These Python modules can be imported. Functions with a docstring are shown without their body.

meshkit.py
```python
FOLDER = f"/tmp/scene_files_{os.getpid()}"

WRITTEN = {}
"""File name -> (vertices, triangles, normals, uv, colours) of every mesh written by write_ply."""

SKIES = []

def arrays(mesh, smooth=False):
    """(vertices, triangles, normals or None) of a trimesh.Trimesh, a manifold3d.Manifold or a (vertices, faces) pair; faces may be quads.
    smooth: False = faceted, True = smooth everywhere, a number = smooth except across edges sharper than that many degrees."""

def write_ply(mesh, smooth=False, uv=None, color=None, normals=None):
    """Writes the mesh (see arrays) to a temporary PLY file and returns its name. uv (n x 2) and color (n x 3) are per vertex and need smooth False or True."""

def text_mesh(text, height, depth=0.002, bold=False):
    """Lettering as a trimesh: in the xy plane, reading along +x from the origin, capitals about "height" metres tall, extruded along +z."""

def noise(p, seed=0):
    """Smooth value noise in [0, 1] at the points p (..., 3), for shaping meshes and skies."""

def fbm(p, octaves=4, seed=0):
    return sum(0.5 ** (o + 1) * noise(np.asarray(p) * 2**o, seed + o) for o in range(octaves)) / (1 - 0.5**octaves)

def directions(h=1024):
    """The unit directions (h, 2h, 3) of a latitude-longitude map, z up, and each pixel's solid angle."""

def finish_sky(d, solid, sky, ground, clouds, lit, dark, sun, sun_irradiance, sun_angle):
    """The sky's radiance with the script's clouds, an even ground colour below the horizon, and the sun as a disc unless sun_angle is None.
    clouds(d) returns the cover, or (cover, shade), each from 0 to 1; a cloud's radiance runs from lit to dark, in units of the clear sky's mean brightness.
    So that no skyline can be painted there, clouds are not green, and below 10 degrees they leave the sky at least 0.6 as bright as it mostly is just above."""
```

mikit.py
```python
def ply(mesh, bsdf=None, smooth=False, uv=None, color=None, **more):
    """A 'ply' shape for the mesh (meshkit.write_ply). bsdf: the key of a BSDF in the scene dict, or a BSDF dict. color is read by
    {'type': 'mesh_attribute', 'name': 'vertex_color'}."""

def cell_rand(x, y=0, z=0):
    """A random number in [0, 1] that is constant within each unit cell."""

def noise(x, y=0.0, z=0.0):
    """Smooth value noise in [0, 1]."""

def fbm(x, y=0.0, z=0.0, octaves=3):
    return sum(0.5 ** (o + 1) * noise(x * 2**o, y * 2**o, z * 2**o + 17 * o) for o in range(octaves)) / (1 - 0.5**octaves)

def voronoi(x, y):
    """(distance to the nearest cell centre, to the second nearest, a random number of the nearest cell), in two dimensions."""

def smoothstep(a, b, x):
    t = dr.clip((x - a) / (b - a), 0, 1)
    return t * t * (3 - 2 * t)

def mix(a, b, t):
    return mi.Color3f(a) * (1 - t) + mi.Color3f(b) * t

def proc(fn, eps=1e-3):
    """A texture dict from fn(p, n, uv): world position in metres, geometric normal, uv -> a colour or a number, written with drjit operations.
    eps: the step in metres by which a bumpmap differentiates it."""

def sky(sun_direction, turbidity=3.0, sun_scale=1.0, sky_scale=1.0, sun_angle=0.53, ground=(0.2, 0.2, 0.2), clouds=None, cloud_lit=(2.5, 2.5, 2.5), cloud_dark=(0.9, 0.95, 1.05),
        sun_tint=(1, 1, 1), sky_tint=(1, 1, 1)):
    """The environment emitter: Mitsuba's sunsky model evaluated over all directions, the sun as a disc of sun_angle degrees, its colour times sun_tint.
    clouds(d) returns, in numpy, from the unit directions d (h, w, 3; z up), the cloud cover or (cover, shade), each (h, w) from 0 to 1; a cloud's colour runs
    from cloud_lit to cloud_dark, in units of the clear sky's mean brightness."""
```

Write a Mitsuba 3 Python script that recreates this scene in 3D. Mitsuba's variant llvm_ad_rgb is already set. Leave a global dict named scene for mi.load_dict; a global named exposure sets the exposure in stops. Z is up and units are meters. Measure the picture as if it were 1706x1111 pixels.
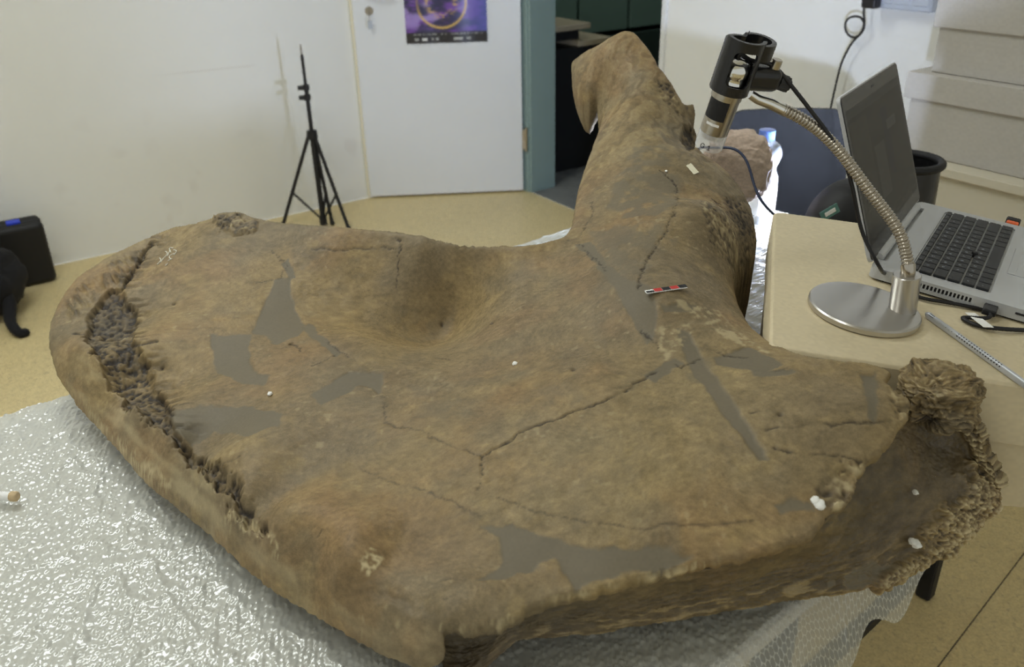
import math
import numpy as np
import trimesh
import shapely
import drjit as dr
import mitsuba as mi
import mikit
import meshkit
import manifold3d as m3
from scipy.interpolate import RBFInterpolator, PchipInterpolator, CubicSpline
from scipy.spatial import Delaunay, ConvexHull, cKDTree

T = mi.ScalarTransform4f
scene, labels = {}, {}
A3 = lambda *v: np.array(v, float)

# ------------------------------------------------------------------ camera, sky, large lights, exposure
scene['camera'] = {'type': 'thinlens', 'fov': 60.87, 'fov_axis': 'x', 'aperture_radius': 0.0022, 'focus_distance': 1.12, 'near_clip': 0.05, 'far_clip': 60.0,
                   'to_world': T().look_at(origin=[0, 0, 1.41], target=(0.0, 0.8911, 0.9561), up=(0.0225, 0.4537, 0.8908))}
scene['sky'] = {'type': 'constant', 'radiance': {'type': 'rgb', 'value': [0.30, 0.31, 0.29]}}
LAMPS = [((-1.2, 1.9), 0.62), ((-1.0, 0.2), 0.62), ((1.3, 6.0), 0.4)]       # ceiling fixtures: middle, half length
LAMP_RADIANCE = [[12.6, 13.3, 12.9], [5.1, 5.3, 5.1], [6.0, 6.2, 5.8]]
SPOT_RADIANCE = [1350.0, 1580.0, 2150.0]                   # small LED work lamp behind the carton
exposure = 0.85

# ------------------------------------------------------------------ helpers
def obj(key, mesh, bsdf, smooth=False, **kw):
    base, n = key, 0
    while key in scene:
        n += 1
        key = '%s_%03d' % (base, n)
    scene[key] = mikit.ply(mesh, bsdf, smooth, **kw)
    return key

def again(key, src, to_world=None):
    base, n = key, 0
    while key in scene:
        n += 1
        key = '%s_%03d' % (base, n)
    scene[key] = dict(scene[src])
    if to_world is not None:
        scene[key]['to_world'] = to_world
    return key

def lab(key, label, cat=None, group=None, kind=None):
    d = labels.setdefault(key, {})
    if label: d['label'] = label
    if cat: d['category'] = cat
    if group: d['group'] = group
    if kind: d['kind'] = kind

def cat(*ms):
    ms = ms[0] if len(ms) == 1 and isinstance(ms[0], list) else list(ms)
    return trimesh.util.concatenate(ms)

def hull(pts):
    pts = np.asarray(pts, float)
    return trimesh.convex.convex_hull(pts)

_S = trimesh.creation.icosphere(subdivisions=1).vertices
def rbox(sx, sy, sz, r=0.004, c=(0, 0, 0), fine=False):
    """Box with rounded edges, full sizes, centred at c."""
    r = min(r, sx / 2.01, sy / 2.01, sz / 2.01)
    s = trimesh.creation.icosphere(subdivisions=2).vertices if fine else _S
    P = [np.array([x * (sx / 2 - r), y * (sy / 2 - r), z * (sz / 2 - r)]) + s * r for x in (-1, 1) for y in (-1, 1) for z in (-1, 1)]
    m = hull(np.vstack(P)); m.apply_translation(c); return m

def cbox(sx, sy, sz, b=0.001, c=(0, 0, 0)):
    """Box with chamfered edges (cheap)."""
    b = min(b, sx / 3, sy / 3, sz / 3); P = []
    for x in (-1, 1):
        for y in (-1, 1):
            for z in (-1, 1):
                X, Y, Z = x * sx / 2, y * sy / 2, z * sz / 2
                P += [(X - x * b, Y - y * b, Z), (X - x * b, Y, Z - z * b), (X, Y - y * b, Z - z * b)]
    m = hull(P); m.apply_translation(c); return m

def frame(o, x, y=None, z=None):
    """4x4 matrix with origin o, x axis along x, z axis near z (or y axis near y)."""
    x = np.asarray(x, float) / np.linalg.norm(x)
    if z is not None:
        z = np.asarray(z, float); z = z - x * np.dot(x, z); z /= np.linalg.norm(z); y = np.cross(z, x)
    else:
        y = np.asarray(y, float); y = y - x * np.dot(x, y); y /= np.linalg.norm(y); z = np.cross(x, y)
    M = np.eye(4); M[:3, 0], M[:3, 1], M[:3, 2], M[:3, 3] = x, y, z, o
    return M

def put(m, M):
    m = m.copy(); m.apply_transform(M); return m

def spline(P, n):
    P = np.asarray(P, float)
    t = np.r_[0, np.cumsum(np.linalg.norm(np.diff(P[:, :3], axis=0), axis=1))]
    f = CubicSpline(t, P) if len(P) > 2 else None
    s = np.linspace(0, t[-1], n)
    return f(s) if f is not None else P[0] + (P[1] - P[0]) * (s / t[-1])[:, None]

def tube(P, r, n=10, cap=True):
    P = np.asarray(P, float); r = np.broadcast_to(np.asarray(r, float), len(P))
    d = np.gradient(P, axis=0); d /= np.linalg.norm(d, axis=1, keepdims=True)
    u = np.cross(d[0], [0.31, 0.2, 0.93]); u /= np.linalg.norm(u)
    a = np.arange(n) * 2 * np.pi / n; V = []
    for i in range(len(P)):
        u = u - d[i] * np.dot(u, d[i]); u /= np.linalg.norm(u); w = np.cross(d[i], u)
        V.append(P[i] + r[i] * (np.cos(a)[:, None] * u + np.sin(a)[:, None] * w))
    V = np.vstack(V); F = []
    for i in range(len(P) - 1):
        for k in range(n):
            q, p = i * n + k, i * n + (k + 1) % n
            F += [(q, p, p + n), (q, p + n, q + n)]
    if cap:
        V = np.vstack([V, P[0], P[-1]]); b = (len(P) - 1) * n
        for k in range(n):
            F += [(len(V) - 2, (k + 1) % n, k), (len(V) - 1, b + k, b + (k + 1) % n)]
    return trimesh.Trimesh(V, F, process=False)

def lathe(prof, n=32, M=None):
    """Surface of revolution about z from (r, z) points."""
    prof = np.asarray(prof, float); a = np.arange(n) * 2 * np.pi / n
    V = np.concatenate([np.stack([r * np.cos(a), r * np.sin(a), np.full(n, z)], 1) for r, z in np.maximum(prof, [[1e-5, -9e9]])])
    F = []
    for i in range(len(prof) - 1):
        for k in range(n):
            q, p = i * n + k, i * n + (k + 1) % n
            F += [(q, p, p + n), (q, p + n, q + n)]
    m = trimesh.Trimesh(V, F, process=False)
    if M is not None: m.apply_transform(M)
    return m

def grid_mesh(X):
    """Mesh of an (a, b, 3) grid of points."""
    a, b = X.shape[:2]
    i = np.arange(a * b).reshape(a, b)
    F = np.stack([i[:-1, :-1], i[1:, :-1], i[1:, 1:], i[:-1, 1:]], -1).reshape(-1, 4)
    return trimesh.Trimesh(X.reshape(-1, 3), np.vstack([F[:, [0, 1, 2]], F[:, [0, 2, 3]]]), process=False)

def prism(poly, h, M=None):
    m = trimesh.creation.extrude_polygon(shapely.Polygon(poly), h, engine='earcut')
    if M is not None: m.apply_transform(M)
    return m

def rrect(w, h, r, n=6):
    P = []
    for cx, cy, a0 in ((w / 2 - r, h / 2 - r, 0), (-w / 2 + r, h / 2 - r, 90), (-w / 2 + r, -h / 2 + r, 180), (w / 2 - r, -h / 2 + r, 270)):
        for k in range(n + 1):
            a = math.radians(a0 + 90 * k / n); P.append((cx + r * math.cos(a), cy + r * math.sin(a)))
    return P

def man(m):
    return m3.Manifold(m3.Mesh(np.asarray(m.vertices, np.float32), np.asarray(m.faces, np.uint32)))

def unman(m):
    q = m.to_mesh(); return trimesh.Trimesh(np.asarray(q.vert_properties)[:, :3], np.asarray(q.tri_verts), process=False)

def seg_dist(P, L):
    """Distance of the 2-D points P to the polyline L."""
    L = np.asarray(L, float)[:, :2]; out = np.full(len(P), 9.0)
    for a, b in zip(L[:-1], L[1:]):
        lo, hi = np.minimum(a, b) - 0.08, np.maximum(a, b) + 0.08
        k = np.where(((P > lo) & (P < hi)).all(1))[0]
        if not len(k): continue
        d = b - a; t = np.clip(((P[k] - a) @ d) / max(d @ d, 1e-12), 0, 1)
        out[k] = np.minimum(out[k], np.linalg.norm(P[k] - a - t[:, None] * d, axis=1))
    return out

def poly_sd(P, L):
    """Signed distance to the polygon L, positive inside."""
    L = np.asarray(L, float)[:, :2]; d = seg_dist(P, np.vstack([L, L[:1]]))
    return np.where(shapely.contains_xy(shapely.Polygon(L), P[:, 0], P[:, 1]), d, -d)

def sstep(a, b, x):
    t = np.clip((x - a) / (b - a), 0, 1); return t * t * (3 - 2 * t)

# ------------------------------------------------------------------ materials
def plain(key, rgb, rough=0.6, spec=0.4, metal=0.0, coat=0.0, sheen=0.0):
    scene[key] = {'type': 'twosided', 'bsdf': {'type': 'principled', 'base_color': {'type': 'rgb', 'value': list(rgb)} if not callable(rgb) else mikit.proc(rgb), 'roughness': rough,
                  'specular': spec, 'metallic': metal, 'clearcoat': coat, 'clearcoat_gloss': 0.9, 'sheen': sheen}}

N, FB, SS, MX, VO, CR = mikit.noise, mikit.fbm, mikit.smoothstep, mikit.mix, mikit.voronoi, mikit.cell_rand

def wall_fn(p, n, uv):
    c = MX((.78, .785, .775), (.74, .745, .735), FB(p.x * 1.5, p.y * 1.5, p.z * 1.5))
    s = SS(.66, .8, FB(p.x * 9 + 3, p.y * 9, p.z * 7)) * SS(.9, .1, p.z) * .12
    k = dr.exp(-dr.square((p.z - .728 + .02 * (p.x + 1.4)) / .004)) * SS(-1.55, -1.35, p.x) * SS(-1.12, -1.17, p.x) * .16
    return MX(c, (.42, .33, .28), s + k)

def floor_fn(p, n, uv):
    c = MX((.62, .51, .275), (.56, .45, .235), FB(p.x * 2.2, p.y * 2.2, 0, 4))
    g = N(p.x * 260, p.y * 260); g2 = N(p.x * 120 + 9, p.y * 120)
    c = c * (.86 + .20 * g + .10 * g2)
    return MX(c, (.30, .24, .15), SS(.80, .9, N(p.x * 170 + 5, p.y * 170)) * .35)

def grey_floor_fn(p, n, uv):
    return MX((.17, .175, .17), (.13, .135, .135), FB(p.x * 30, p.y * 30, 0)) * (.85 + .3 * N(p.x * 200, p.y * 200))

def carton_fn(p, n, uv):
    c = MX((.63, .545, .375), (.58, .50, .34), FB(p.x * 5, p.y * 5, p.z * 5))
    return c * (.95 + .10 * N(p.x * 240, p.y * 240, p.z * 240))

def bone_fn(p, n, uv):
    u, t = uv.x, uv.y
    n1 = FB(p.x * 7, p.y * 7, p.z * 7, 4)
    fib = FB(p.x * 210 + 9 * N(p.x * 14, p.y * 14), p.y * 250 + 9 * N(p.x * 12 + 5, p.y * 12), p.z * 200, 3)
    c = MX((.262, .208, .132), (.205, .170, .126), SS(.38, .62, n1))
    c = MX(c, (.262, .180, .108), SS(.50, .72, FB(p.x * 11 + 7, p.y * 13, p.z * 9, 3)) * .55)
    c = MX(c, (.170, .150, .122), SS(.55, .75, FB(p.x * 16 + 30, p.y * 16 + 11, p.z * 12, 4)) * .6)
    c = MX(c, (.33, .265, .16), SS(.60, .78, FB(p.x * 34 + 3, p.y * 40 + 31, p.z * 30, 3)) * .45)
    g = lambda x, y, s: dr.exp(-(dr.square(p.x - x) + dr.square(p.y - y)) / (s * s))
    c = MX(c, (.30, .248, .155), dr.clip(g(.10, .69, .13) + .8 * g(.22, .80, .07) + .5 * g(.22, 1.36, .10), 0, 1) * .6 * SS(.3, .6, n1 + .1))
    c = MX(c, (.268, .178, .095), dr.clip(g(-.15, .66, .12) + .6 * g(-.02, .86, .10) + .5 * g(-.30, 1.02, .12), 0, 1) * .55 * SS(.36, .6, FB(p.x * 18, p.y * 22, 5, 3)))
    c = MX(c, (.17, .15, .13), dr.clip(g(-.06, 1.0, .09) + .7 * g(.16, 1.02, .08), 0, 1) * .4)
    c = c * (.70 + .60 * fib) * (.72 + .56 * FB(p.x * 55, p.y * 70 + 3, p.z * 60, 3))
    c = c * (.88 + .24 * N(p.x * 900, p.y * 900, p.z * 900))
    c = c * mi.Color3f(.93, .85, .64)
    pl = MX((.158, .132, .088), (.142, .121, .083), FB(p.x * 20, p.y * 20, 0))
    c = MX(c, pl * (.94 + .12 * N(p.x * 500, p.y * 500, p.z * 300)), u)
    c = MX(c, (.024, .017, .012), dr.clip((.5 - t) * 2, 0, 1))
    return MX(c, (.56, .47, .28), dr.clip((t - .5) * 2, 0, 1))

def poster_fn(p, n, uv):
    x, y = uv.x, uv.y                                    # x across, y up from the lower edge, 0..1
    q = FB(x * 5, y * 6, 3, 4)
    c = MX((.018, .012, .07), (.16, .05, .36), SS(.40, .64, q))
    c = MX(c, (.32, .22, .55), SS(.56, .72, FB(x * 4 + 9, y * 5 + 2, 1, 4)) * SS(.25, .5, y) * .9)
    c = MX(c, (.10, .12, .50), SS(.5, 1., x) * .7)
    r = dr.sqrt(dr.square(x - .45) + dr.square((y - .98) / 2.05))
    ring = dr.exp(-dr.square((r - .30) / .014)) * SS(.12, .2, x) + .8 * dr.exp(-dr.square((r - .17) / .03)) * SS(.4, .6, N(x * 30, y * 30))
    c = MX(c, (.62, .40, .10), dr.clip(ring, 0, 1))
    c = MX(c, (.006, .006, .012), SS(.28, .24, y))
    txt = SS(.235, .228, y) * SS(.195, .202, y) * SS(.06, .08, x) * SS(.95, .93, x) * SS(.38, .5, N(x * 90, 3))
    logo = SS(.13, .125, y) * SS(.06, .066, y) * (SS(.10, .105, x) * SS(.155, .15, x) * .5 + SS(.19, .195, x) * SS(.26, .255, x) + SS(.31, .315, x) * SS(.335, .33, x) * .6 + SS(.36, .365, x) * SS(.40, .395, x) * .6
           + SS(.58, .585, x) * SS(.70, .695, x) * .7 + SS(.74, .745, x) * SS(.80, .795, x) * .5)
    return MX(c, (.62, .62, .62), dr.clip(txt * .45 + logo, 0, 1))

def screen_fn(p, n, uv):
    x, y = uv.x, uv.y
    box = lambda a, b, c_, d: SS(a - .004, a + .004, x) * SS(b + .004, b - .004, x) * SS(c_ - .004, c_ + .004, y) * SS(d + .004, d - .004, y)
    c = mi.Color3f(.020, .019, .016)
    c = MX(c, (.034, .034, .033), box(0, 1, .93, 1.))
    c = MX(c, (.030, .027, .020), box(.02, .30, .10, .90))
    c = MX(c, (.040, .039, .036), box(.34, .52, .2, .62))
    c = MX(c, (.012, .012, .02), box(.55, .66, .3, .85))
    c = MX(c, (.055, .055, .055), box(.62, .80, .66, .74))
    return MX(c, (.028, .026, .022), box(0, 1, 0, .06)) * .7

def tan_fn(p, n, uv):
    c = MX((.56, .45, .38), (.44, .34, .27), FB(p.x * 25, p.y * 25, p.z * 18, 4))
    return c * (.85 + .3 * N(p.x * 300, p.y * 300, p.z * 300))

plain('wall_paint', wall_fn, .75, .3)
plain('floor_lino', floor_fn, .42, .4)
plain('floor_grey', grey_floor_fn, .6, .3)
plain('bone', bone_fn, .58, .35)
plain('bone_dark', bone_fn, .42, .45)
plain('carton', carton_fn, .7, .3)
plain('poster_print', poster_fn, .18, .5, coat=1.0)
plain('screen_glass', screen_fn, .25, .12)
plain('tan_matter', tan_fn, .7, .3)
plain('ceiling_white', (.80, .80, .77), .9)
plain('door_white', (.70, .715, .74), .35, .4)
plain('jamb_green', (.235, .32, .31), .45)
plain('pale_green', (.16, .25, .21), .4)
plain('dark_green', (.03, .05, .042), .5)
plain('light_wood', (.42, .36, .25), .5)
plain('black_matte', (.012, .012, .013), .55, .35)
plain('black_fabric', (.012, .012, .014), .9, .2, sheen=.4)
plain('black_gloss', (.010, .010, .011), .25, .5)
plain('key_black', (.022, .023, .026), .5, .4)
plain('chair_black', (.013, .014, .016), .5, .25)
plain('steel', (.47, .43, .37), .20, .5, metal=1.0)
plain('steel_brushed', (.55, .53, .50), .30, .5, metal=1.0)
plain('chrome', (.80, .79, .76), .10, .5, metal=1.0)
plain('laptop_silver', (.46, .47, .485), .40, .5, metal=.15)
plain('white_paint', (.80, .80, .80), .5)
plain('white_paper', (.80, .80, .78), .8)
plain('cream_paper', (.72, .68, .52), .8)
plain('red_paint', (.50, .035, .03), .5)
plain('blue_plastic', (.02, .05, .55), .4)
plain('orange_plastic', (.85, .14, .03), .4)
plain('teal_label', (.10, .22, .20), .5)
plain('trunk_grey', (.42, .46, .54), .45)
plain('cable_black', (.012, .012, .014), .4, .4)
plain('cable_blue', (.02, .03, .07), .4, .4)
plain('pencil_silver', (.50, .52, .56), .32, .5, metal=.35)
plain('wood_cut', (.55, .42, .25), .7)
plain('plaster_white', (.80, .80, .77), .8)
plain('ink_white', (.62, .60, .52), .8)
plain('crack_fill', (.55, .47, .30), .8)
scene['clear_plastic'] = {'type': 'blendbsdf', 'weight': .16, 'a': {'type': 'thindielectric', 'int_ior': 1.5}, 'b': {'type': 'twosided', 'bsdf': {'type': 'plastic', 'diffuse_reflectance': {'type': 'rgb', 'value': [.70, .75, .85]}}}}
scene['frosted_plastic'] = {'type': 'blendbsdf', 'weight': .35, 'a': {'type': 'thindielectric', 'int_ior': 1.45}, 'b': {'type': 'twosided', 'bsdf': {'type': 'plastic', 'diffuse_reflectance': {'type': 'rgb', 'value': [.75, .78, .85]}}}}
scene['cap_blue'] = {'type': 'blendbsdf', 'weight': .6, 'a': {'type': 'thindielectric', 'int_ior': 1.45}, 'b': {'type': 'twosided', 'bsdf': {'type': 'plastic', 'diffuse_reflectance': {'type': 'rgb', 'value': [.12, .22, .62]}}}}
scene['water'] = {'type': 'dielectric', 'int_ior': 1.33, 'ext_ior': 1.0}
def film_w(p, n, uv):                                     # share of milky film: uv = metres on the sheet (hexagonal cells), thin between the seams where it hangs
    x, y = uv.x / .0072, uv.y / .0072
    yy = y * 1.1547
    row = dr.floor(yy)
    d = mi.Float(9.)
    for k in (-1, 0, 1, 2):
        r = row + k
        xs = x - .5 * (r - 2 * dr.floor(r / 2))
        for j in (0, 1):
            cx = dr.floor(xs) + j
            d = dr.minimum(d, dr.sqrt(dr.square(xs - cx) + dr.square((yy - r) * .866)))
    hang = SS(.350, .325, uv.y)
    return dr.clip(.93 - .45 * hang * SS(.52, .40, d), .05, 1.)
scene['bubble_film'] = {'type': 'blendbsdf', 'weight': mikit.proc(film_w), 'a': {'type': 'thindielectric', 'int_ior': 1.3},
                        'b': {'type': 'twosided', 'bsdf': {'type': 'principled', 'base_color': {'type': 'rgb', 'value': [.51, .515, .475]}, 'roughness': .20, 'specular': .9, 'clearcoat': 1.0, 'clearcoat_gloss': .96}}}

# ------------------------------------------------------------------ the room
U, V = A3(0.8290375725550416, 0.5591929034707469, 0), A3(0.5591929034707469, -0.8290375725550416, 0)       # along the left wall (away) and along the back wall (towards the right)
HP, LP = A3(0.12, 4.385, 0), A3(-1.36, 3.935, 0)
Zv = A3(0, 0, 1)
FB_ = frame(HP, V, z=Zv)          # back wall: x along it, y = U (away from the room), z up
FL_ = frame(LP, U, z=Zv)          # left wall: x along it (away), y = -V (away from the room)

def block(M, x0, x1, y0, y1, z0, z1, b=.002):
    return put(cbox(x1 - x0, y1 - y0, z1 - z0, b, ((x0 + x1) / 2, (y0 + y1) / 2, (z0 + z1) / 2)), M)

TC = -0.4507                      # the corner, on the back wall
def floor_poly():
    c = HP + V * TC
    return [c[:2], (c - U * 6.5)[:2], (c - U * 6.5 + V * 6.5)[:2], (c + V * 6.5)[:2]]
P = np.array([[*q, 0] for q in floor_poly()])
obj('floor', trimesh.Trimesh(P, [[0, 1, 2], [0, 2, 3]]), 'floor_lino'); lab('floor', 'beige speckled linoleum floor', kind='structure')
seam = A3(*(1.1868, 1.5722, 0.0012)), A3(*(0.8773, 1.2822, 0.0012))
sd = (seam[1] - seam[0]); sn = np.cross(sd, Zv); sn *= .0013 / np.linalg.norm(sn)
a, b = seam[0] - 1.5 * sd, seam[1] + 2 * sd
obj('floor__seam', trimesh.Trimesh([a - sn, b - sn, b + sn, a + sn], [[0, 1, 2], [0, 2, 3]]), 'seam_brown')
plain('seam_brown', (.10, .08, .05), .7)
obj('wall_left', block(FL_, -5.4, 1.62, 0, .15, 0, 2.9), 'wall_paint'); lab('wall_left', 'white painted wall on the left', kind='structure')
obj('wall_back', cat(block(FB_, TC - .1, 0, 0, .145, 0, 2.9), block(FB_, .9, 6.1, 0, .145, 0, 2.9), block(FB_, -.01, .91, 0, .145, 2.1, 2.9)), 'wall_paint')
lab('wall_back', 'white painted back wall with an open doorway', kind='structure')
c = HP + V * TC
CP = [c, c - U * 6.5, c - U * 6.5 + V * 6.5, c + V * 6.5]
obj('ceiling', trimesh.Trimesh([q + Zv * 2.9 for q in CP], [[0, 2, 1], [0, 3, 2]]), 'ceiling_white'); lab('ceiling', 'white ceiling', kind='structure')
for i, ((x, y), hl) in enumerate(LAMPS):
    key = 'ceiling_lamp' + ('_%03d' % i if i else '')
    M = frame(A3(x, y, 2.86 if i < 2 else 2.56), U, z=Zv)
    obj(key + '__housing', put(rbox(2 * hl + .06, .36, .06, .01), M), 'white_paint', 30)
    k = obj(key + '__diffuser', put(trimesh.Trimesh([(-hl, -.15, -.034), (hl, -.15, -.034), (hl, .15, -.034), (-hl, .15, -.034)], [[0, 2, 1], [0, 3, 2]]), M), 'white_paint')
    scene[k]['emitter'] = {'type': 'area', 'radiance': {'type': 'rgb', 'value': LAMP_RADIANCE[i]}}
    lab(key, ('long fluorescent ceiling lamp nearer the back wall', 'long fluorescent ceiling lamp above the table', 'short ceiling lamp in the room behind the doorway')[i], 'ceiling lamp')

# door frame and the open leaf
obj('trim_1', cat(block(FB_, -.012, .003, -.004, .15, 0, 2.12), block(FB_, -.06, -.012, -.014, .004, 0, 2.12)), 'jamb_green'); lab('trim_1', 'grey green door jamb on the hinge side', kind='structure')
obj('trim_2', cat(block(FB_, .897, .915, -.004, .15, 0, 2.12), block(FB_, .905, .93, -.010, .004, 0, 2.12)), 'door_white'); lab('trim_2', 'pale door jamb on the far side', kind='structure')
D0, D1 = A3(*(-0.7167, 4.3393, 0.0)), A3(*(0.0762, 4.3922, 0.0))
DM = frame(D0, D1 - D0, z=Zv); DW = np.linalg.norm(D1 - D0)     # x from the free edge to the hinge, -y to the room
obj('door_1', put(cbox(DW, .04, 2.06, .003, (DW / 2, .02, 1.04)), DM), 'door_white'); lab('door_1', 'open white door leaf with a poster on it', kind='structure')
obj('door_1__edge_strip', put(cbox(.012, .046, 2.06, .002, (-.004, .021, 1.04)), DM), 'cream_paper')
def on_door(p): return np.linalg.inv(DM) @ np.r_[p, 1]
pl = on_door((-0.6373, 4.3455, 0.9151))
obj('door_1__lock_plate', put(lathe([(0, .006), (.017, .006), (.019, .004), (.02, 0)], 24), DM @ frame((pl[0], -.001, pl[2]), (1, 0, 0), z=(0, -1, 0))), 'steel', 40)
obj('door_1__handle_rose', put(lathe([(0, .008), (.022, .008), (.025, .004), (.026, 0)], 24), DM @ frame((pl[0], -.001, pl[2] + .078), (1, 0, 0), z=(0, -1, 0))), 'steel', 40)
obj('door_1__handle', cat(tube(spline([(DM @ np.r_[pl[0], -.0, pl[2] + .078, 1])[:3], (DM @ np.r_[pl[0], -.035, pl[2] + .078, 1])[:3], (DM @ np.r_[pl[0] + .02, -.048, pl[2] + .078, 1])[:3], (DM @ np.r_[pl[0] + .11, -.048, pl[2] + .078, 1])[:3]], 16), .009, 10)), 'steel', 50)
obj('door_1__hinge', put(cat(lathe([(0, -.06), (.009, -.06), (.009, .06), (0, .06)], 12), cbox(.022, .004, .1, .001, (-.010, .0, 0))), DM @ frame(((on_door((0.0923, 4.392, 0.2779)))[0] + .002, -.006, 0.2779), (1, 0, 0), z=(0, 0, 1))), 'steel', 40)
# keys hanging in the lock
kx, kz = pl[0], pl[2]
obj('key_bunch__key', put(cat(cbox(.003, .03, .010, .001, (kx, -.012, kz)), cbox(.004, .012, .026, .002, (kx, -.032, kz - .006))), DM), 'steel')
obj('key_bunch__key_ring', put(trimesh.creation.torus(.012, .0012, 24, 8), DM @ frame((kx, -.036, kz - .026), (0, 1, 0), z=(1, 0, 0))), 'steel', True)
obj('key_bunch__key_tag', put(rbox(.020, .005, .038, .002, (kx + .002, -.037, kz - .058)), DM), 'trunk_grey', 30)
lab('key_bunch', 'key with a pale blue tag hanging in the lock of the white door', 'keys')
# poster
ps = [on_door(q)[[0, 2]] for q in [(-0.4723, 4.3583, 0.7606), (-0.087, 4.3881, 0.7617), (-0.0838, 4.3884, 0.9466), (-0.4744, 4.3581, 0.958)]]
(x0, z0), (x1, z1) = ps[0], ps[1]; W_ = x1 - x0; HH = W_ * 1.414
g = np.stack(np.meshgrid(np.linspace(0, 1, 40), np.linspace(0, 1, 56), indexing='ij'), -1)
yy = -.004 - .004 * np.sin(g[..., 0] * 7 + .4) ** 2 * (1 - .5 * g[..., 1])
X = np.stack([x0 + g[..., 0] * W_, yy, (z0 + z1) / 2 + g[..., 1] * HH], -1)
pm = grid_mesh(X); pm.apply_transform(DM)
obj('poster', pm, 'poster_print', True, uv=np.stack([g[..., 0].ravel(), g[..., 1].ravel() * 1.414 * 2.05], 1))
lab('poster', 'glossy dark blue and violet poster with a gold ring taped to the white door', 'poster')

# the room behind the doorway
P = [HP - V * 3.5 + U * .0, HP + V * 1.6, HP + V * 1.6 + U * 5, HP - V * 3.5 + U * 5]
obj('floor_back', trimesh.Trimesh([q + Zv * .001 + U * (.0 if i < 2 else 0) for i, q in enumerate(P)], [[0, 2, 1], [0, 3, 2], [0, 1, 2], [0, 2, 3]]), 'floor_grey'); lab('floor_back', 'dark grey floor of the room behind the doorway', kind='structure')
obj('wall_far', cat(block(FB_, -3.5, 1.6, 4.9, 5.0, 0, 2.9), block(FB_, -3.6, -3.5, .1, 5.0, 0, 2.9)), 'pale_green'); lab('wall_far', 'green wall of the room behind the doorway', kind='structure')
obj('ceiling_back', block(FB_, -3.6, 1.6, .12, 5.0, 2.6, 2.7), 'pale_green'); lab('ceiling_back', 'ceiling of the room behind the doorway', kind='structure')
obj('wall_side', block(FB_, 1.5, 1.6, .15, 5.0, 0, 2.9), 'pale_green'); lab('wall_side', 'side wall of the room behind the doorway', kind='structure')
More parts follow.
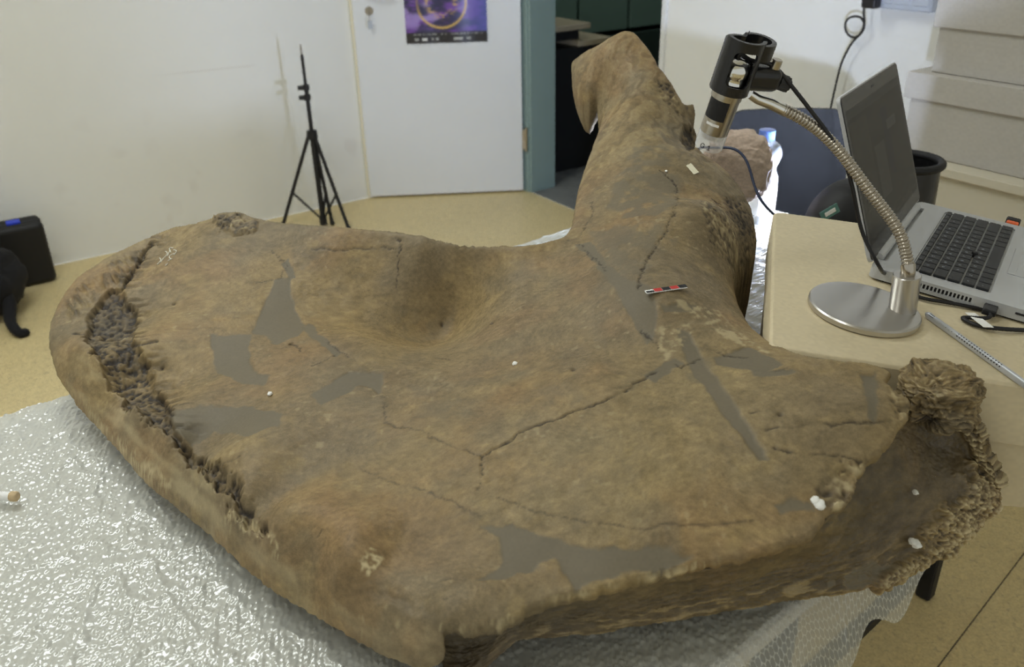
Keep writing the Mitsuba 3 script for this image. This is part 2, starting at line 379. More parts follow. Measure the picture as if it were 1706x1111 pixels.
obj('locker_row__plinth', block(FB_, -1.95, -1.47, .55, 3.4, .002, .45), 'dark_green')
for i in range(6):
    u0 = .56 + i * .47
    d_ = obj('locker_row__door', block(FB_, -1.95, -1.5, u0, u0 + .45, .48, 2.0, .006), 'pale_green')
    obj(d_ + '__handle', block(FB_, -1.502, -1.482, u0 + .02, u0 + .035, .95, 1.1, .002), 'steel')
lab('locker_row', 'row of green lockers in the room behind the doorway', 'lockers')
obj('desk__cabinet', block(FB_, -1.25, -.20, .30, .66, .002, .66, .004), 'black_matte')
obj('desk__shelf', block(FB_, -1.25, -.19, .45, .68, .66, .69, .004), 'light_wood')
obj('desk__top', block(FB_, -1.25, -.20, .28, .54, .745, .775, .004), 'light_wood')
obj('desk__support', cat(block(FB_, -1.2, -.25, .30, .50, .69, .745, .002)), 'black_matte')
lab('desk', 'black desk with pale wooden tops inside the doorway', 'desk')

# ------------------------------------------------------------------ table and bubble wrap
d2, n2 = A3(.766, .643, 0), A3(-.643, .766, 0)
TM = frame(A3(0, 0, 0), d2, z=Zv)           # x along the table, y across it (away from the camera)
obj('table__top', put(cbox(1.70, .952, .03, .004, (.05, .806, .733)), TM), 'white_paint')
for (x, y) in ((.80, .42), (.80, 1.2), (-.6, .42), (-.6, 1.2)):
    obj('table__leg', put(cbox(.032, .032, .718, .004, (x, y, .359)), TM), 'black_matte')
lab('table', 'large table under the bubble wrap and the fossil bone', 'table')
obj('side_table__top', put(cbox(.755, .78, .03, .004, (1.283, .89, .733)), TM), 'white_paint')
for (x, y) in ((1.6186295, 0.529527), (1.0, .55), (1.60, 1.2), (1.0, 1.2)):
    obj('side_table__leg', put(cbox(.032, .032, .718, .004, (x, y, .359)), TM), 'black_matte')
obj('side_table__foot_bar', put(cbox(.57, .03, .03, .004, (1.305, .55, .06)), TM), 'black_matte')
lab('side_table', 'smaller table with black legs carrying the water bottle and the end of the bubble wrap', 'table')

zt = .7485
fx = np.r_[np.linspace(-.80, -.272, 60), np.arange(-.27, .80, .0018), np.linspace(.803, 1.655, 120)]
fy = np.r_[np.linspace(.270, .33, 32)[:-1], np.arange(.33, 1.284, .0018)]
gx, gy = np.meshgrid(fx, fy, indexing='ij')
q = np.stack([gx, gy, gx * 0], -1)
big = (meshkit.fbm(np.stack([gx * 7, gy * 7, gx * 0], -1), 3, 3) - .45)
jx = meshkit.fbm(np.stack([gx * 45, gy * 45, gx * 0 + 2], -1), 2, 6) - .5; jy = meshkit.fbm(np.stack([gx * 45, gy * 45, gx * 0 + 8], -1), 2, 7) - .5
wrin = np.abs(meshkit.fbm(np.stack([gx * 26, gy * 15, gx * 0 + 4], -1), 3, 9) - .5)
z = zt + .005 + np.clip(big, 0, 1) * .008 + .010 * np.clip(.10 - wrin, 0, 1) * 2
sp = .0072; bx_, by_ = gx + jx * .008, gy + jy * .008; yy = by_ / sp * 1.1547; best = np.full(gx.shape, 9.0); who = np.zeros(gx.shape)
r0 = np.floor(yy)
for k in (0, 1):
    r = r0 + k; xs = bx_ / sp - .5 * (r % 2); cx = np.round(xs)
    dd = np.hypot(xs - cx, (yy - r) * .866); s = dd < best; best = np.where(s, dd, best)
    h = np.sin(cx * 127.1 + r * 311.7) * 43758.5453; who = np.where(s, h - np.floor(h), who)
bub = np.sqrt(np.clip(1 - (best / .46) ** 2, 0, 1))
z = z + bub * (.0006 + .0010 * who) * (who > .2) + .0007 * (meshkit.noise(np.stack([gx * 260, gy * 260, gx * 0], -1), 5) - .5)
hang = np.clip(.335 - gy, 0, 1)                                     # the side that hangs over the edge
fold = .014 * np.sin(gx * 34 + 3 * np.sin(gx * 9)) * sstep(.0, .06, hang)
z = z - 6.5 * hang ** 1.6
gy2 = gy + fold * .35 + .25 * hang
z = np.where(hang > 0, z + fold, z)
wm = grid_mesh(np.stack([gx, gy2, z], -1)); keep = ~((gx > .885) & (gy < .505)).ravel(); wm.faces = wm.faces[keep[wm.faces].all(1)]; wm.apply_transform(TM)
if wm.face_normals[len(wm.faces) // 4][2] < 0: wm.invert()
obj('bubble_wrap', wm, 'bubble_film', True, uv=np.stack([gx.ravel(), gy.ravel()], 1))
lab('bubble_wrap', 'sheet of translucent bubble wrap spread over the table and hanging off its edge', 'bubble wrap')

# ------------------------------------------------------------------ the fossil pelvis
OUT = np.array([(-0.0622, 0.5471, 0.852, 0.002), (-0.0637, 0.5412, 0.838, 0.004), (-0.0647, 0.5369, 0.825, 0.006), (-0.0853, 0.5372, 0.816, 0.01), (-0.1323, 0.5713, 0.803, 0.012), (-0.1713, 0.6053, 0.795, 0.012), (-0.2127, 0.6386, 0.79, 0.012), (-0.2523, 0.6694, 0.79, 0.012), (-0.2883, 0.7022, 0.79, 0.012), (-0.3336, 0.7491, 0.79, 0.012), (-0.3807, 0.793, 0.79, 0.012), (-0.4416, 0.8488, 0.792, 0.012), (-0.5174, 0.9334, 0.797, 0.012), (-0.5831, 1.0014, 0.805, 0.012), (-0.6332, 1.06, 0.82, 0.012), (-0.6674, 1.1188, 0.838, 0.012), (-0.6801, 1.1575, 0.848, 0.012), (-0.6828, 1.2007, 0.862, 0.012), (-0.6722, 1.2495, 0.88, 0.012), (-0.6412, 1.2969, 0.895, 0.012), (-0.5944, 1.3345, 0.91, 0.01), (-0.5524, 1.3607, 0.92, 0.008), (-0.4897, 1.3583, 0.935, 0.006), (-0.469, 1.3521, 0.948, 0.006), (-0.436, 1.35, 0.95, 0.006), (-0.4027, 1.3303, 0.945, 0.008), (-0.3483, 1.3016, 0.945, 0.012), (-0.2691, 1.2802, 0.945, 0.012), (-0.211, 1.2632, 0.945, 0.012), (-0.1682, 1.2501, 0.945, 0.012), (-0.1159, 1.2214, 0.945, 0.012), (-0.0432, 1.1797, 0.95, 0.012), (0.0172, 1.1562, 0.955, 0.01), (0.0473, 1.1637, 0.955, 0.01), (0.0785, 1.1828, 0.957, 0.012), (0.0918, 1.2238, 0.96, 0.015), (0.1026, 1.2986, 0.967, 0.018), (0.1159, 1.3737, 0.977, 0.018), (0.1444, 1.4871, 1.0, 0.018), (0.1681, 1.5735, 1.02, 0.018), (0.1701, 1.5965, 1.033, 0.016), (0.1661, 1.6263, 1.045, 0.014), (0.1512, 1.6236, 1.058, 0.012), (0.1352, 1.6489, 1.075, 0.01), (0.1258, 1.7264, 1.105, 0.01), (0.1518, 1.7234, 1.125, 0.01), (0.1786, 1.7083, 1.14, 0.01), (0.2202, 1.6862, 1.165, 0.01), (0.2419, 1.6808, 1.16, 0.01), (0.2629, 1.6282, 1.135, 0.014), (0.2744, 1.5915, 1.115, 0.014), (0.291, 1.5688, 1.095, 0.01), (0.3072, 1.5323, 1.07, 0.008), (0.3265, 1.5437, 1.065, 0.006), (0.3302, 1.5359, 1.052, 0.006), (0.3189, 1.5166, 1.04, 0.006), (0.3264, 1.4961, 1.025, 0.01), (0.3179, 1.4626, 1.01, 0.012), (0.3329, 1.4262, 0.995, 0.014), (0.3526, 1.3892, 0.985, 0.016), (0.3743, 1.3608, 0.965, 0.018), (0.3819, 1.3062, 0.945, 0.02), (0.3765, 1.248, 0.925, 0.02), (0.365, 1.2079, 0.91, 0.016), (0.3439, 1.1732, 0.9, 0.014), (0.3222, 1.1375, 0.9, 0.014), (0.3114, 1.1029, 0.9, 0.014), (0.3029, 1.0413, 0.902, 0.014), (0.2958, 0.9564, 0.915, 0.014), (0.299, 0.8747, 0.935, 0.012), (0.3151, 0.8225, 0.95, 0.01), (0.3458, 0.8006, 0.954, 0.01), (0.3806, 0.7929, 0.956, 0.006), (0.39, 0.7785, 0.956, 0.003), (0.3778, 0.757, 0.956, 0.003), (0.3838, 0.7431, 0.955, 0.003), (0.3899, 0.7268, 0.953, 0.003), (0.3824, 0.7134, 0.945, 0.003), (0.3702, 0.6995, 0.942, 0.003), (0.3508, 0.6767, 0.936, 0.003), (0.3262, 0.6611, 0.93, 0.003), (0.3119, 0.6426, 0.925, 0.003), (0.2928, 0.6187, 0.917, 0.003), (0.2801, 0.6145, 0.914, 0.003), (0.2695, 0.6034, 0.91, 0.003), (0.2554, 0.5922, 0.903, 0.004), (0.2285, 0.5861, 0.895, 0.004), (0.1969, 0.5821, 0.888, 0.004), (0.1656, 0.5797, 0.883, 0.004), (0.1235, 0.575, 0.877, 0.004), (0.0709, 0.5666, 0.87, 0.003), (0.0346, 0.5633, 0.864, 0.003), (0.02, 0.5598, 0.861, 0.003), (-0.0019, 0.5478, 0.857, 0.003), (-0.0122, 0.5434, 0.855, 0.003), (-0.0375, 0.5414, 0.853, 0.002)])
INN = np.array([(-0.5882, 1.0869, 0.867), (-0.5443, 1.0079, 0.862), (-0.4601, 0.9146, 0.853), (-0.3945, 0.8476, 0.848), (-0.3392, 0.7884, 0.843), (-0.2976, 0.7307, 0.838), (-0.2446, 0.6784, 0.837), (-0.1676, 0.6144, 0.842), (-0.1079, 0.5783, 0.846), (-0.6033, 1.0613, 0.862), (-0.5663, 1.1092, 0.855), (-0.5065, 1.0149, 0.848), (-0.4425, 0.9315, 0.842), (-0.376, 0.8493, 0.838), (-0.5733, 1.2858, 0.903), (-0.5653, 1.1771, 0.88), (-0.4973, 1.0449, 0.868), (-0.4131, 0.9077, 0.856), (-0.3426, 0.8126, 0.846), (-0.5018, 1.2283, 0.905), (-0.4122, 1.2463, 0.925), (-0.3194, 1.2406, 0.925), (-0.1796, 1.209, 0.915), (-0.0436, 1.1647, 0.93), (0.0411, 1.1161, 0.948), (-0.2637, 1.2484, 0.945), (-0.1325, 1.2054, 0.944), (-0.2674, 1.1819, 0.89), (-0.1347, 1.1695, 0.868), (-0.0815, 1.1729, 0.87), (-0.0437, 1.0985, 0.885), (-0.2046, 1.0466, 0.878), (-0.3755, 1.079, 0.875), (-0.2975, 0.9219, 0.87), (-0.1745, 0.8382, 0.877), (-0.0985, 0.9275, 0.887), (-0.0029, 0.9171, 0.907), (0.0747, 1.0023, 0.945), (0.1192, 1.0742, 0.972), (0.1372, 0.8992, 0.945), (0.0928, 0.8004, 0.932), (0.0257, 0.7275, 0.907), (-0.0648, 0.7079, 0.887), (-0.1563, 0.7069, 0.868), (-0.2275, 0.753, 0.858), (-0.2552, 0.7289, 0.846), (0.0801, 0.6687, 0.912), (0.147, 0.7392, 0.932), (0.1951, 0.6847, 0.932), (0.2367, 0.6255, 0.92), (0.2058, 0.6035, 0.905), (0.1269, 0.6021, 0.895), (0.0477, 0.6062, 0.88), (-0.0332, 0.5989, 0.868), (-0.1184, 0.631, 0.856), (-0.0863, 0.5791, 0.853), (0.2828, 0.7008, 0.953), (0.3427, 0.7102, 0.959), (0.3276, 0.7514, 0.962), (0.2706, 0.7608, 0.958), (0.2265, 0.8316, 0.948), (0.2101, 0.9224, 0.963), (0.1837, 0.9472, 0.978), (0.2678, 1.0177, 0.95), (0.289, 1.1224, 0.975), (0.32, 1.1598, 0.96), (0.1988, 1.0808, 0.993), (0.1722, 1.1834, 1.0), (0.1358, 1.2462, 0.998), (0.2636, 1.2158, 1.005), (0.2341, 1.3162, 1.04), (0.1892, 1.4019, 1.047), (0.2111, 1.5056, 1.082), (0.1715, 1.6277, 1.1), (0.2217, 1.6002, 1.125), (0.253, 1.5106, 1.08), (0.2756, 1.4494, 1.043)])
rng = np.random.default_rng(4)
def dense_outline():
    pts = []
    n = len(OUT); spike = OUT[:, 3] < .0065
    for i in range(n):
        p0, p1, p2, p3 = OUT[i - 1], OUT[i], OUT[(i + 1) % n], OUT[(i + 2) % n]
        k = max(2, int(np.linalg.norm(p2[:2] - p1[:2]) / .0022))
        for t in np.arange(k) / k:
            m1, m2 = (p2 - p0) * .3, (p3 - p1) * .3
            L = np.linalg.norm(p2[:2] - p1[:2])
            for m in (m1, m2):
                l = np.linalg.norm(m[:2])
                if l > L: m *= L / l
            q = (2 * t**3 - 3 * t**2 + 1) * p1 + (t**3 - 2 * t**2 + t) * m1 + (-2 * t**3 + 3 * t**2) * p2 + (t**3 - t**2) * m2
            q[3] = max(min(p1[3], p2[3]), .002) if min(p1[3], p2[3]) < .005 else q[3]
            pts.append(q)
    return np.array(pts)
OD = dense_outline()
ODs = OD[::6].copy()
jag = (meshkit.fbm(np.c_[OD[:, :2] * 150, OD[:, 2] * 0], 3, 2) - .5)
brk = OD[:, 3] <= .0045
tang = np.roll(OD[:, :2], -1, 0) - np.roll(OD[:, :2], 1, 0); nrm = np.c_[tang[:, 1], -tang[:, 0]]; nrm /= np.linalg.norm(nrm, axis=1, keepdims=True) + 1e-9
OD[:, :2] += nrm * (jag * np.where(brk, .0065, .0025))[:, None]
OP = shapely.Polygon(OD[:, :2])
if not OP.is_valid: OP = max(OP.buffer(0).geoms, key=lambda g: g.area) if OP.buffer(0).geom_type == 'MultiPolygon' else OP.buffer(0)
TPT = np.vstack([np.c_[ODs[:, :2], ODs[:, 2] + ODs[:, 3]], INN])
tps = RBFInterpolator(TPT[:, :2], TPT[:, 2], kernel='thin_plate_spline', smoothing=1e-5)
STEP = .0021
x0, y0, x1, y1 = OP.bounds
gx, gy = np.meshgrid(np.arange(x0, x1, STEP), np.arange(y0, y1, STEP * .87)); gx[::2] += STEP / 2
G = np.c_[gx.ravel(), gy.ravel()] + rng.normal(0, .0001, (gx.size, 2))
G = G[shapely.contains_xy(OP, G[:, 0], G[:, 1])]
tree = cKDTree(OD[:, :2])
dist, idx = tree.query(G)
G, dist, idx = G[dist > STEP * .75], dist[dist > STEP * .75], idx[dist > STEP * .75]
nb = len(OD)
P2 = np.vstack([OD[:, :2], G]); dB = np.r_[np.zeros(nb), dist]; iB = np.r_[np.arange(nb), idx]
rB = OD[iB, 3]
tri = Delaunay(P2).simplices
cen = P2[tri].mean(1); tri = tri[shapely.contains_xy(OP, cen[:, 0], cen[:, 1])]
ar = np.cross(P2[tri[:, 1]] - P2[tri[:, 0]], P2[tri[:, 2]] - P2[tri[:, 0]]); tri = tri[np.abs(ar) > 1e-10]; ar = ar[np.abs(ar) > 1e-10]
tri[ar < 0] = tri[ar < 0][:, ::-1]
top = tps(P2)
rs = 0.25 * rB + .75 * np.maximum(rB, .003)
top = top - rs * (1 - np.sqrt(np.clip(1 - (1 - np.minimum(dB / rs, 1)) ** 2, 0, 1)))
P3 = np.c_[P2, top]
n_lo = meshkit.fbm(np.c_[P2 * 14, top * 14], 4, 11) - .5
n_mid = meshkit.fbm(np.c_[P2 * 60, top * 60], 3, 12) - .5
n_hi = meshkit.fbm(np.c_[P2 * 220, top * 220], 3, 13) - .5
n_sp = meshkit.fbm(np.c_[P2 * 210, top * 210], 2, 14)
n_jit = meshkit.fbm(np.c_[P2 * 45, top * 0], 2, 19) - .45
fib = meshkit.fbm(np.c_[P2[:, 0] * 40, P2[:, 1] * 190, top * 90], 3, 15) - .5
n_lo2 = meshkit.fbm(np.c_[P2 * 30, top * 0], 3, 18) - .5
wob = np.c_[n_lo, n_lo2] * .05 + np.c_[n_mid, n_hi] * .012

fill = np.zeros(len(P2)); tone = np.full(len(P2), .5); dz = np.zeros(len(P2))
# plaster fills, in the plan of the table
FILLS = [[(-0.357, 1.1872), (-0.3268, 1.1966), (-0.3141, 1.1557), (-0.2883, 1.0823), (-0.2941, 1.0554), (-0.313, 1.0335), (-0.3577, 1.0737), (-0.3565, 1.136)], [(-0.4147, 1.0756), (-0.357, 1.0708), (-0.3476, 1.0315), (-0.3219, 0.9724), (-0.3069, 0.9523), (-0.3141, 0.9311), (-0.373, 0.9819), (-0.3954, 1.0039)], [(-0.4144, 0.9051), (-0.3796, 0.9118), (-0.3255, 0.8978), (-0.2725, 0.8617), (-0.2687, 0.83), (-0.2988, 0.823), (-0.3541, 0.8601), (-0.3748, 0.8449), (-0.3972, 0.8693)], [(-0.2454, 0.9044), (-0.2268, 0.9192), (-0.1984, 0.9405), (-0.1544, 0.9266), (-0.151, 0.91), (-0.1541, 0.8812), (-0.1645, 0.9022), (-0.1813, 0.9136), (-0.2108, 0.8849), (-0.2301, 0.8657)], [(-0.0374, 0.6492), (-0.0018, 0.6416), (0.0302, 0.6213), (0.0771, 0.6066), (0.1417, 0.5918), (0.1596, 0.5831), (0.1203, 0.5757), (0.0683, 0.573), (0.0525, 0.5694), (0.0442, 0.5855), (0.0349, 0.598), (0.0053, 0.5901), (-0.0339, 0.5854), (-0.0143, 0.6126), (-0.0165, 0.6284)], [(0.0887, 1.1462), (0.113, 1.1371), (0.1248, 1.0514), (0.1438, 0.9867), (0.169, 0.9588), (0.1711, 0.9217), (0.1621, 0.8899), (0.1516, 0.878), (0.1392, 0.9162), (0.1297, 0.9587), (0.1181, 1.0232), (0.1009, 1.0909)], [(0.1913, 0.8932), (0.21, 0.8819), (0.2141, 0.8345), (0.2183, 0.781), (0.2257, 0.7343), (0.2352, 0.6893), (0.2411, 0.6673), (0.2306, 0.6693), (0.2147, 0.711), (0.2024, 0.7635), (0.193, 0.8265)], [(0.2229, 0.8453), (0.2638, 0.851), (0.2854, 0.8022), (0.2503, 0.7986), (0.2245, 0.8226)], [(0.1344, 0.8252), (0.1772, 0.8481), (0.1898, 0.8371), (0.148, 0.8075)], [(0.2469, 0.8101), (0.2912, 0.7902), (0.2933, 0.7765), (0.2478, 0.7886)], [(0.3575, 0.7674), (0.3759, 0.7801), (0.345, 0.6986), (0.3359, 0.7034)], [(0.2298, 0.6182), (0.2635, 0.6262), (0.2653, 0.6166), (0.2332, 0.6099)], [(-0.3512, 1.2214), (-0.3384, 1.2319), (-0.3185, 1.1946), (-0.33, 1.1888)], [(-0.2937, 1.0843), (-0.2833, 1.0946), (-0.2186, 0.9872), (-0.2238, 0.9722)], [(0.1761, 0.9327), (0.2245, 0.942), (0.2176, 0.9242), (0.1811, 0.9184)]]
for L in FILLS:
    s = poly_sd(P2 + wob * .5, L); w = sstep(-.001, .002, s); fill = np.maximum(fill, w * .95); dz -= .0006 * w
# grey stained areas
for L, amt in zip([[(0.1583, 1.2908), (0.2054, 1.3788), (0.2464, 1.3643), (0.2582, 1.2628), (0.2339, 1.1515), (0.187, 1.1389), (0.1377, 1.2197)], [(0.1124, 1.1781), (0.1748, 1.1392), (0.2262, 1.1039), (0.1841, 1.0356), (0.1471, 0.9844), (0.1176, 1.0577)], [(0.2353, 1.4551), (0.3171, 1.514), (0.3058, 1.4426), (0.2576, 1.3452)], [(-0.1872, 1.1684), (-0.0907, 1.1731), (-0.0949, 1.1449), (-0.1791, 1.088)], [(-0.1182, 0.9012), (-0.0662, 0.8715), (-0.0501, 0.8136), (-0.1053, 0.8333)], [(0.0302, 0.8413), (0.0699, 0.8356), (0.0795, 0.7939), (0.0409, 0.7879)], [(0.1929, 0.8621), (0.2265, 0.8316), (0.2098, 0.7841), (0.1886, 0.8029)]], (.75, .6, .5, .3, .3, .3, .5)):
    s = poly_sd(P2 + np.c_[n_lo, n_mid] * .05, L); fill = np.maximum(fill, amt * sstep(-.004, .006, s) * sstep(-.12, .10, n_mid + .6 * n_lo + .04))
# dark cavernous strip inside the crest
SPONGE = [[(-0.6019, 1.1066), (-0.5684, 1.0384), (-0.5299, 0.9933), (-0.4581, 0.9089), (-0.3983, 0.8485), (-0.3455, 0.797), (-0.298, 0.7334), (-0.2539, 0.6908), (-0.2444, 0.689), (-0.2869, 0.7466), (-0.3328, 0.7985), (-0.3881, 0.8558), (-0.4115, 0.8943), (-0.4627, 0.9808), (-0.4861, 1.0229), (-0.5128, 1.0491), (-0.5489, 1.154), (-0.572, 1.1781), (-0.585, 1.2093), (-0.6072, 1.2069), (-0.6156, 1.1583)], [(0.2651, 0.6222), (0.2828, 0.6382), (0.3164, 0.6586), (0.3255, 0.6584), (0.3106, 0.6398), (0.2914, 0.6153), (0.2786, 0.6109)], [(0.3762, 0.7543), (0.3833, 0.7416), (0.3913, 0.7254), (0.3816, 0.7093), (0.3639, 0.7005), (0.366, 0.7174)], [(0.3226, 1.2585), (0.3623, 1.3053), (0.3735, 1.2672), (0.3712, 1.2245), (0.358, 1.188), (0.3355, 1.1496), (0.3187, 1.1424), (0.3319, 1.1871), (0.3238, 1.2189)], [(0.3034, 1.4911), (0.3233, 1.4947), (0.3166, 1.4439), (0.2921, 1.3835), (0.2869, 1.4363)], [(-0.4802, 1.3381), (-0.4626, 1.343), (-0.3968, 1.3183), (-0.3953, 1.2929), (-0.4261, 1.2887), (-0.4628, 1.3091)], [(0.2596, 1.5636), (0.2879, 1.5524), (0.3033, 1.5127), (0.3236, 1.524), (0.3184, 1.5162), (0.2924, 1.5046), (0.2662, 1.5322)], [(0.2674, 1.1923), (0.3219, 1.255), (0.3259, 1.1973), (0.3317, 1.1552), (0.3057, 1.113), (0.2669, 1.0978)]]
SP_AMT = ((.009, .0032, .22), (.003, .004, .60), (.002, .003, .5), (.002, .002, .30), (.010, .003, .14), (-.004, .004, .40), (.001, .003, .36), (.001, .002, .49))
sponge = np.zeros(len(P2))
for L, (dep, amp, tn) in zip(SPONGE, SP_AMT):
    s = poly_sd(P2 + np.c_[n_mid * .4, n_mid * 1.2 + n_hi] * .022, L); w = sstep(-.003, .004, s)
    dz += w * (-dep + amp * 2.2 * (n_sp - .5) + .006 * (dep > .008) * n_mid); sponge = np.maximum(sponge, w); fill *= 1 - w
    tone = tone * (1 - w) + w * (tn + .8 * (n_sp - .5) + .75 * n_mid - .16 * sstep(.46, .38, n_sp))
# fringe of short grooves where the plate's skin ends
FR = [(-0.5737, 1.3204), (-0.5782, 1.2863), (-0.5815, 1.2451), (-0.5821, 1.2088), (-0.5701, 1.1778), (-0.5482, 1.1518), (-0.5218, 1.0736), (-0.4963, 1.0409), (-0.4841, 1.0212), (-0.4601, 0.9803), (-0.4099, 0.8939), (-0.3879, 0.8577)]
fd = seg_dist(P2, FR); w = sstep(.034, .004, fd) * (1 - sponge)
gro = sstep(.56, .66, meshkit.fbm(np.c_[P2[:, 0] * 35, P2[:, 1] * 170, top * 0], 2, 21))
dz -= w * gro * .003; tone -= w * gro * .20
# striated crest corner
RG = [(-0.6696, 1.1755), (-0.6615, 1.2287), (-0.6272, 1.2775), (-0.5823, 1.3167), (-0.5782, 1.2863), (-0.5866, 1.214), (-0.6083, 1.2099), (-0.6175, 1.1584), (-0.6353, 1.1347)]
w = sstep(-.004, .012, poly_sd(P2, RG))
st = meshkit.fbm(np.c_[(P2[:, 0] + P2[:, 1] * .8) * 150, (P2[:, 1] - P2[:, 0]) * 30, top * 0], 3, 22)
dz += w * .012 * (st - .5); tone -= w * sstep(.48, .64, st) * .24
# cracks: line, width, depth
CR_L = [([(0.1549, 0.823), (0.1425, 0.8135), (0.1324, 0.8107), (0.1211, 0.7975), (0.1105, 0.7885), (0.0975, 0.784), (0.0843, 0.7776), (0.0684, 0.7739), (0.0526, 0.7719), (0.0273, 0.7668), (0.0071, 0.7612), (-0.0075, 0.7477), (-0.0168, 0.7429), (-0.0242, 0.7393), (-0.0322, 0.7359)], 0.0016, 0.005), ([(-0.0322, 0.7359), (-0.0325, 0.7211), (-0.033, 0.709), (-0.0364, 0.6976), (-0.0375, 0.6892)], 0.001, 0.003), ([(-0.0322, 0.7368), (-0.0543, 0.7498), (-0.0777, 0.7725), (-0.0955, 0.794), (-0.117, 0.812), (-0.1458, 0.8284)], 0.0007, 0.002), ([(0.229, 1.2802), (0.2428, 1.263), (0.2482, 1.2454), (0.2399, 1.1891), (0.2245, 1.1347), (0.2078, 1.0991), (0.1968, 1.0783), (0.1786, 1.0399), (0.1659, 1.0089), (0.1594, 0.9888), (0.1556, 0.9656)], 0.0013, 0.004), ([(-0.1732, 1.2393), (-0.1642, 1.23), (-0.1648, 1.2203), (-0.1672, 1.2034), (-0.1689, 1.1808)], 0.0011, 0.004), ([(-0.3007, 1.2409), (-0.2623, 1.2312), (-0.2172, 1.233), (-0.1897, 1.2323), (-0.1667, 1.2222)], 0.0008, 0.003), ([(-0.5765, 1.3233), (-0.5804, 1.3032), (-0.5831, 1.2836), (-0.5837, 1.2488), (-0.5846, 1.2107)], 0.0035, 0.012), ([(0.24, 0.6978), (0.2542, 0.6987), (0.2763, 0.6976), (0.2936, 0.6988), (0.3094, 0.6945), (0.3329, 0.6969), (0.3589, 0.7039)], 0.0012, 0.003), ([(0.2408, 0.6753), (0.2528, 0.6705), (0.2676, 0.6637), (0.2843, 0.664), (0.3004, 0.6618), (0.3197, 0.6601)], 0.0012, 0.003), ([(-0.2991, 1.0333), (-0.2858, 1.0245), (-0.272, 1.0006)], 0.001, 0.003), ([(-0.2448, 1.0248), (-0.2331, 1.0083), (-0.2171, 0.9871), (-0.196, 0.9644)], 0.001, 0.002), ([(-0.2528, 0.9627), (-0.2356, 0.9738), (-0.2259, 0.9847)], 0.0008, 0.002), ([(0.178, 0.8336), (0.1831, 0.8251), (0.1939, 0.8313), (0.2071, 0.8384)], 0.001, 0.003), ([(0.2185, 0.8559), (0.2263, 0.846), (0.2374, 0.8367), (0.2546, 0.8281)], 0.001, 0.002), ([(-0.117, 0.9687), (-0.106, 0.9826), (-0.0925, 0.9682), (-0.0741, 0.9538)], 0.0007, 0.0015), ([(0.149, 0.9055), (0.1579, 0.8893), (0.1657, 0.8681)], 0.001, 0.002), ([(-0.3189, 0.7864), (-0.3069, 0.784), (-0.296, 0.7876)], 0.0016, 0.004), ([(-0.1918, 0.6642), (-0.1883, 0.6667), (-0.1815, 0.6665)], 0.0012, 0.003), ([(-0.0679, 0.5896), (-0.0608, 0.5899), (-0.0477, 0.5849)], 0.001, 0.002), ([(-0.078, 0.5775), (-0.0611, 0.5675), (-0.0397, 0.5676)], 0.0009, 0.002), ([(-0.5252, 1.0636), (-0.5049, 1.0495), (-0.487, 1.059)], 0.003, 0.006), ([(-0.4622, 0.9745), (-0.4407, 0.9467), (-0.4107, 0.8941)], 0.003, 0.008), ([(-0.6255, 1.1101), (-0.5978, 1.0978)], 0.0016, 0.004), ([(-0.3736, 1.1864), (-0.3406, 1.1996), (-0.3368, 1.2214), (-0.3665, 1.2484)], 0.0006, 0.001), ([(-0.0169, 0.6766), (0.006, 0.6612), (0.0552, 0.6354), (0.1074, 0.6155), (0.1704, 0.6102), (0.207, 0.6094)], 0.0005, 0.001), ([(-0.1633, 0.7561), (-0.1212, 0.7218), (-0.07, 0.6876), (-0.0342, 0.6603)], 0.0006, 0.001), ([(0.0812, 1.1592), (0.0944, 1.1443), (0.109, 1.0927), (0.1231, 1.0354)], 0.001, 0.002), ([(0.123, 1.2509), (0.1249, 1.2226), (0.1121, 1.1943), (0.1009, 1.1629)], 0.0008, 0.002), ([(-0.1519, 0.8808), (-0.1462, 0.844), (-0.1457, 0.8273)], 0.0007, 0.001), ([(0.2317, 0.7228), (0.2393, 0.7257)], 0.001, 0.002), ([(0.2856, 0.792), (0.2722, 0.7883)], 0.0006, 0.001)]
for L, wd, dp in CR_L:
    s = seg_dist(P2 + np.c_[n_hi, n_mid] * .012, L); w = np.exp(-(s / max(wd * .85, .0011)) ** 2) * (1 if wd > .002 else (.25 + .75 * sstep(-.26, .0, n_jit)))
    dz -= dp * .45 * w; tone = tone - w * (tone - .03) * min(1, .38 + wd * 420)
# foramina: small dark holes
for (x, y) in [(-0.1033, 1.1569), (-0.0261, 1.0388), (-0.2952, 1.034), (0.0681, 0.8571), (0.2582, 0.7144), (-0.468, 1.0217), (-0.4907, 1.1553)]:
    w = np.exp(-(np.hypot(P2[:, 0] - x, P2[:, 1] - y) / .0022) ** 2); dz -= .004 * w; tone -= .42 * w
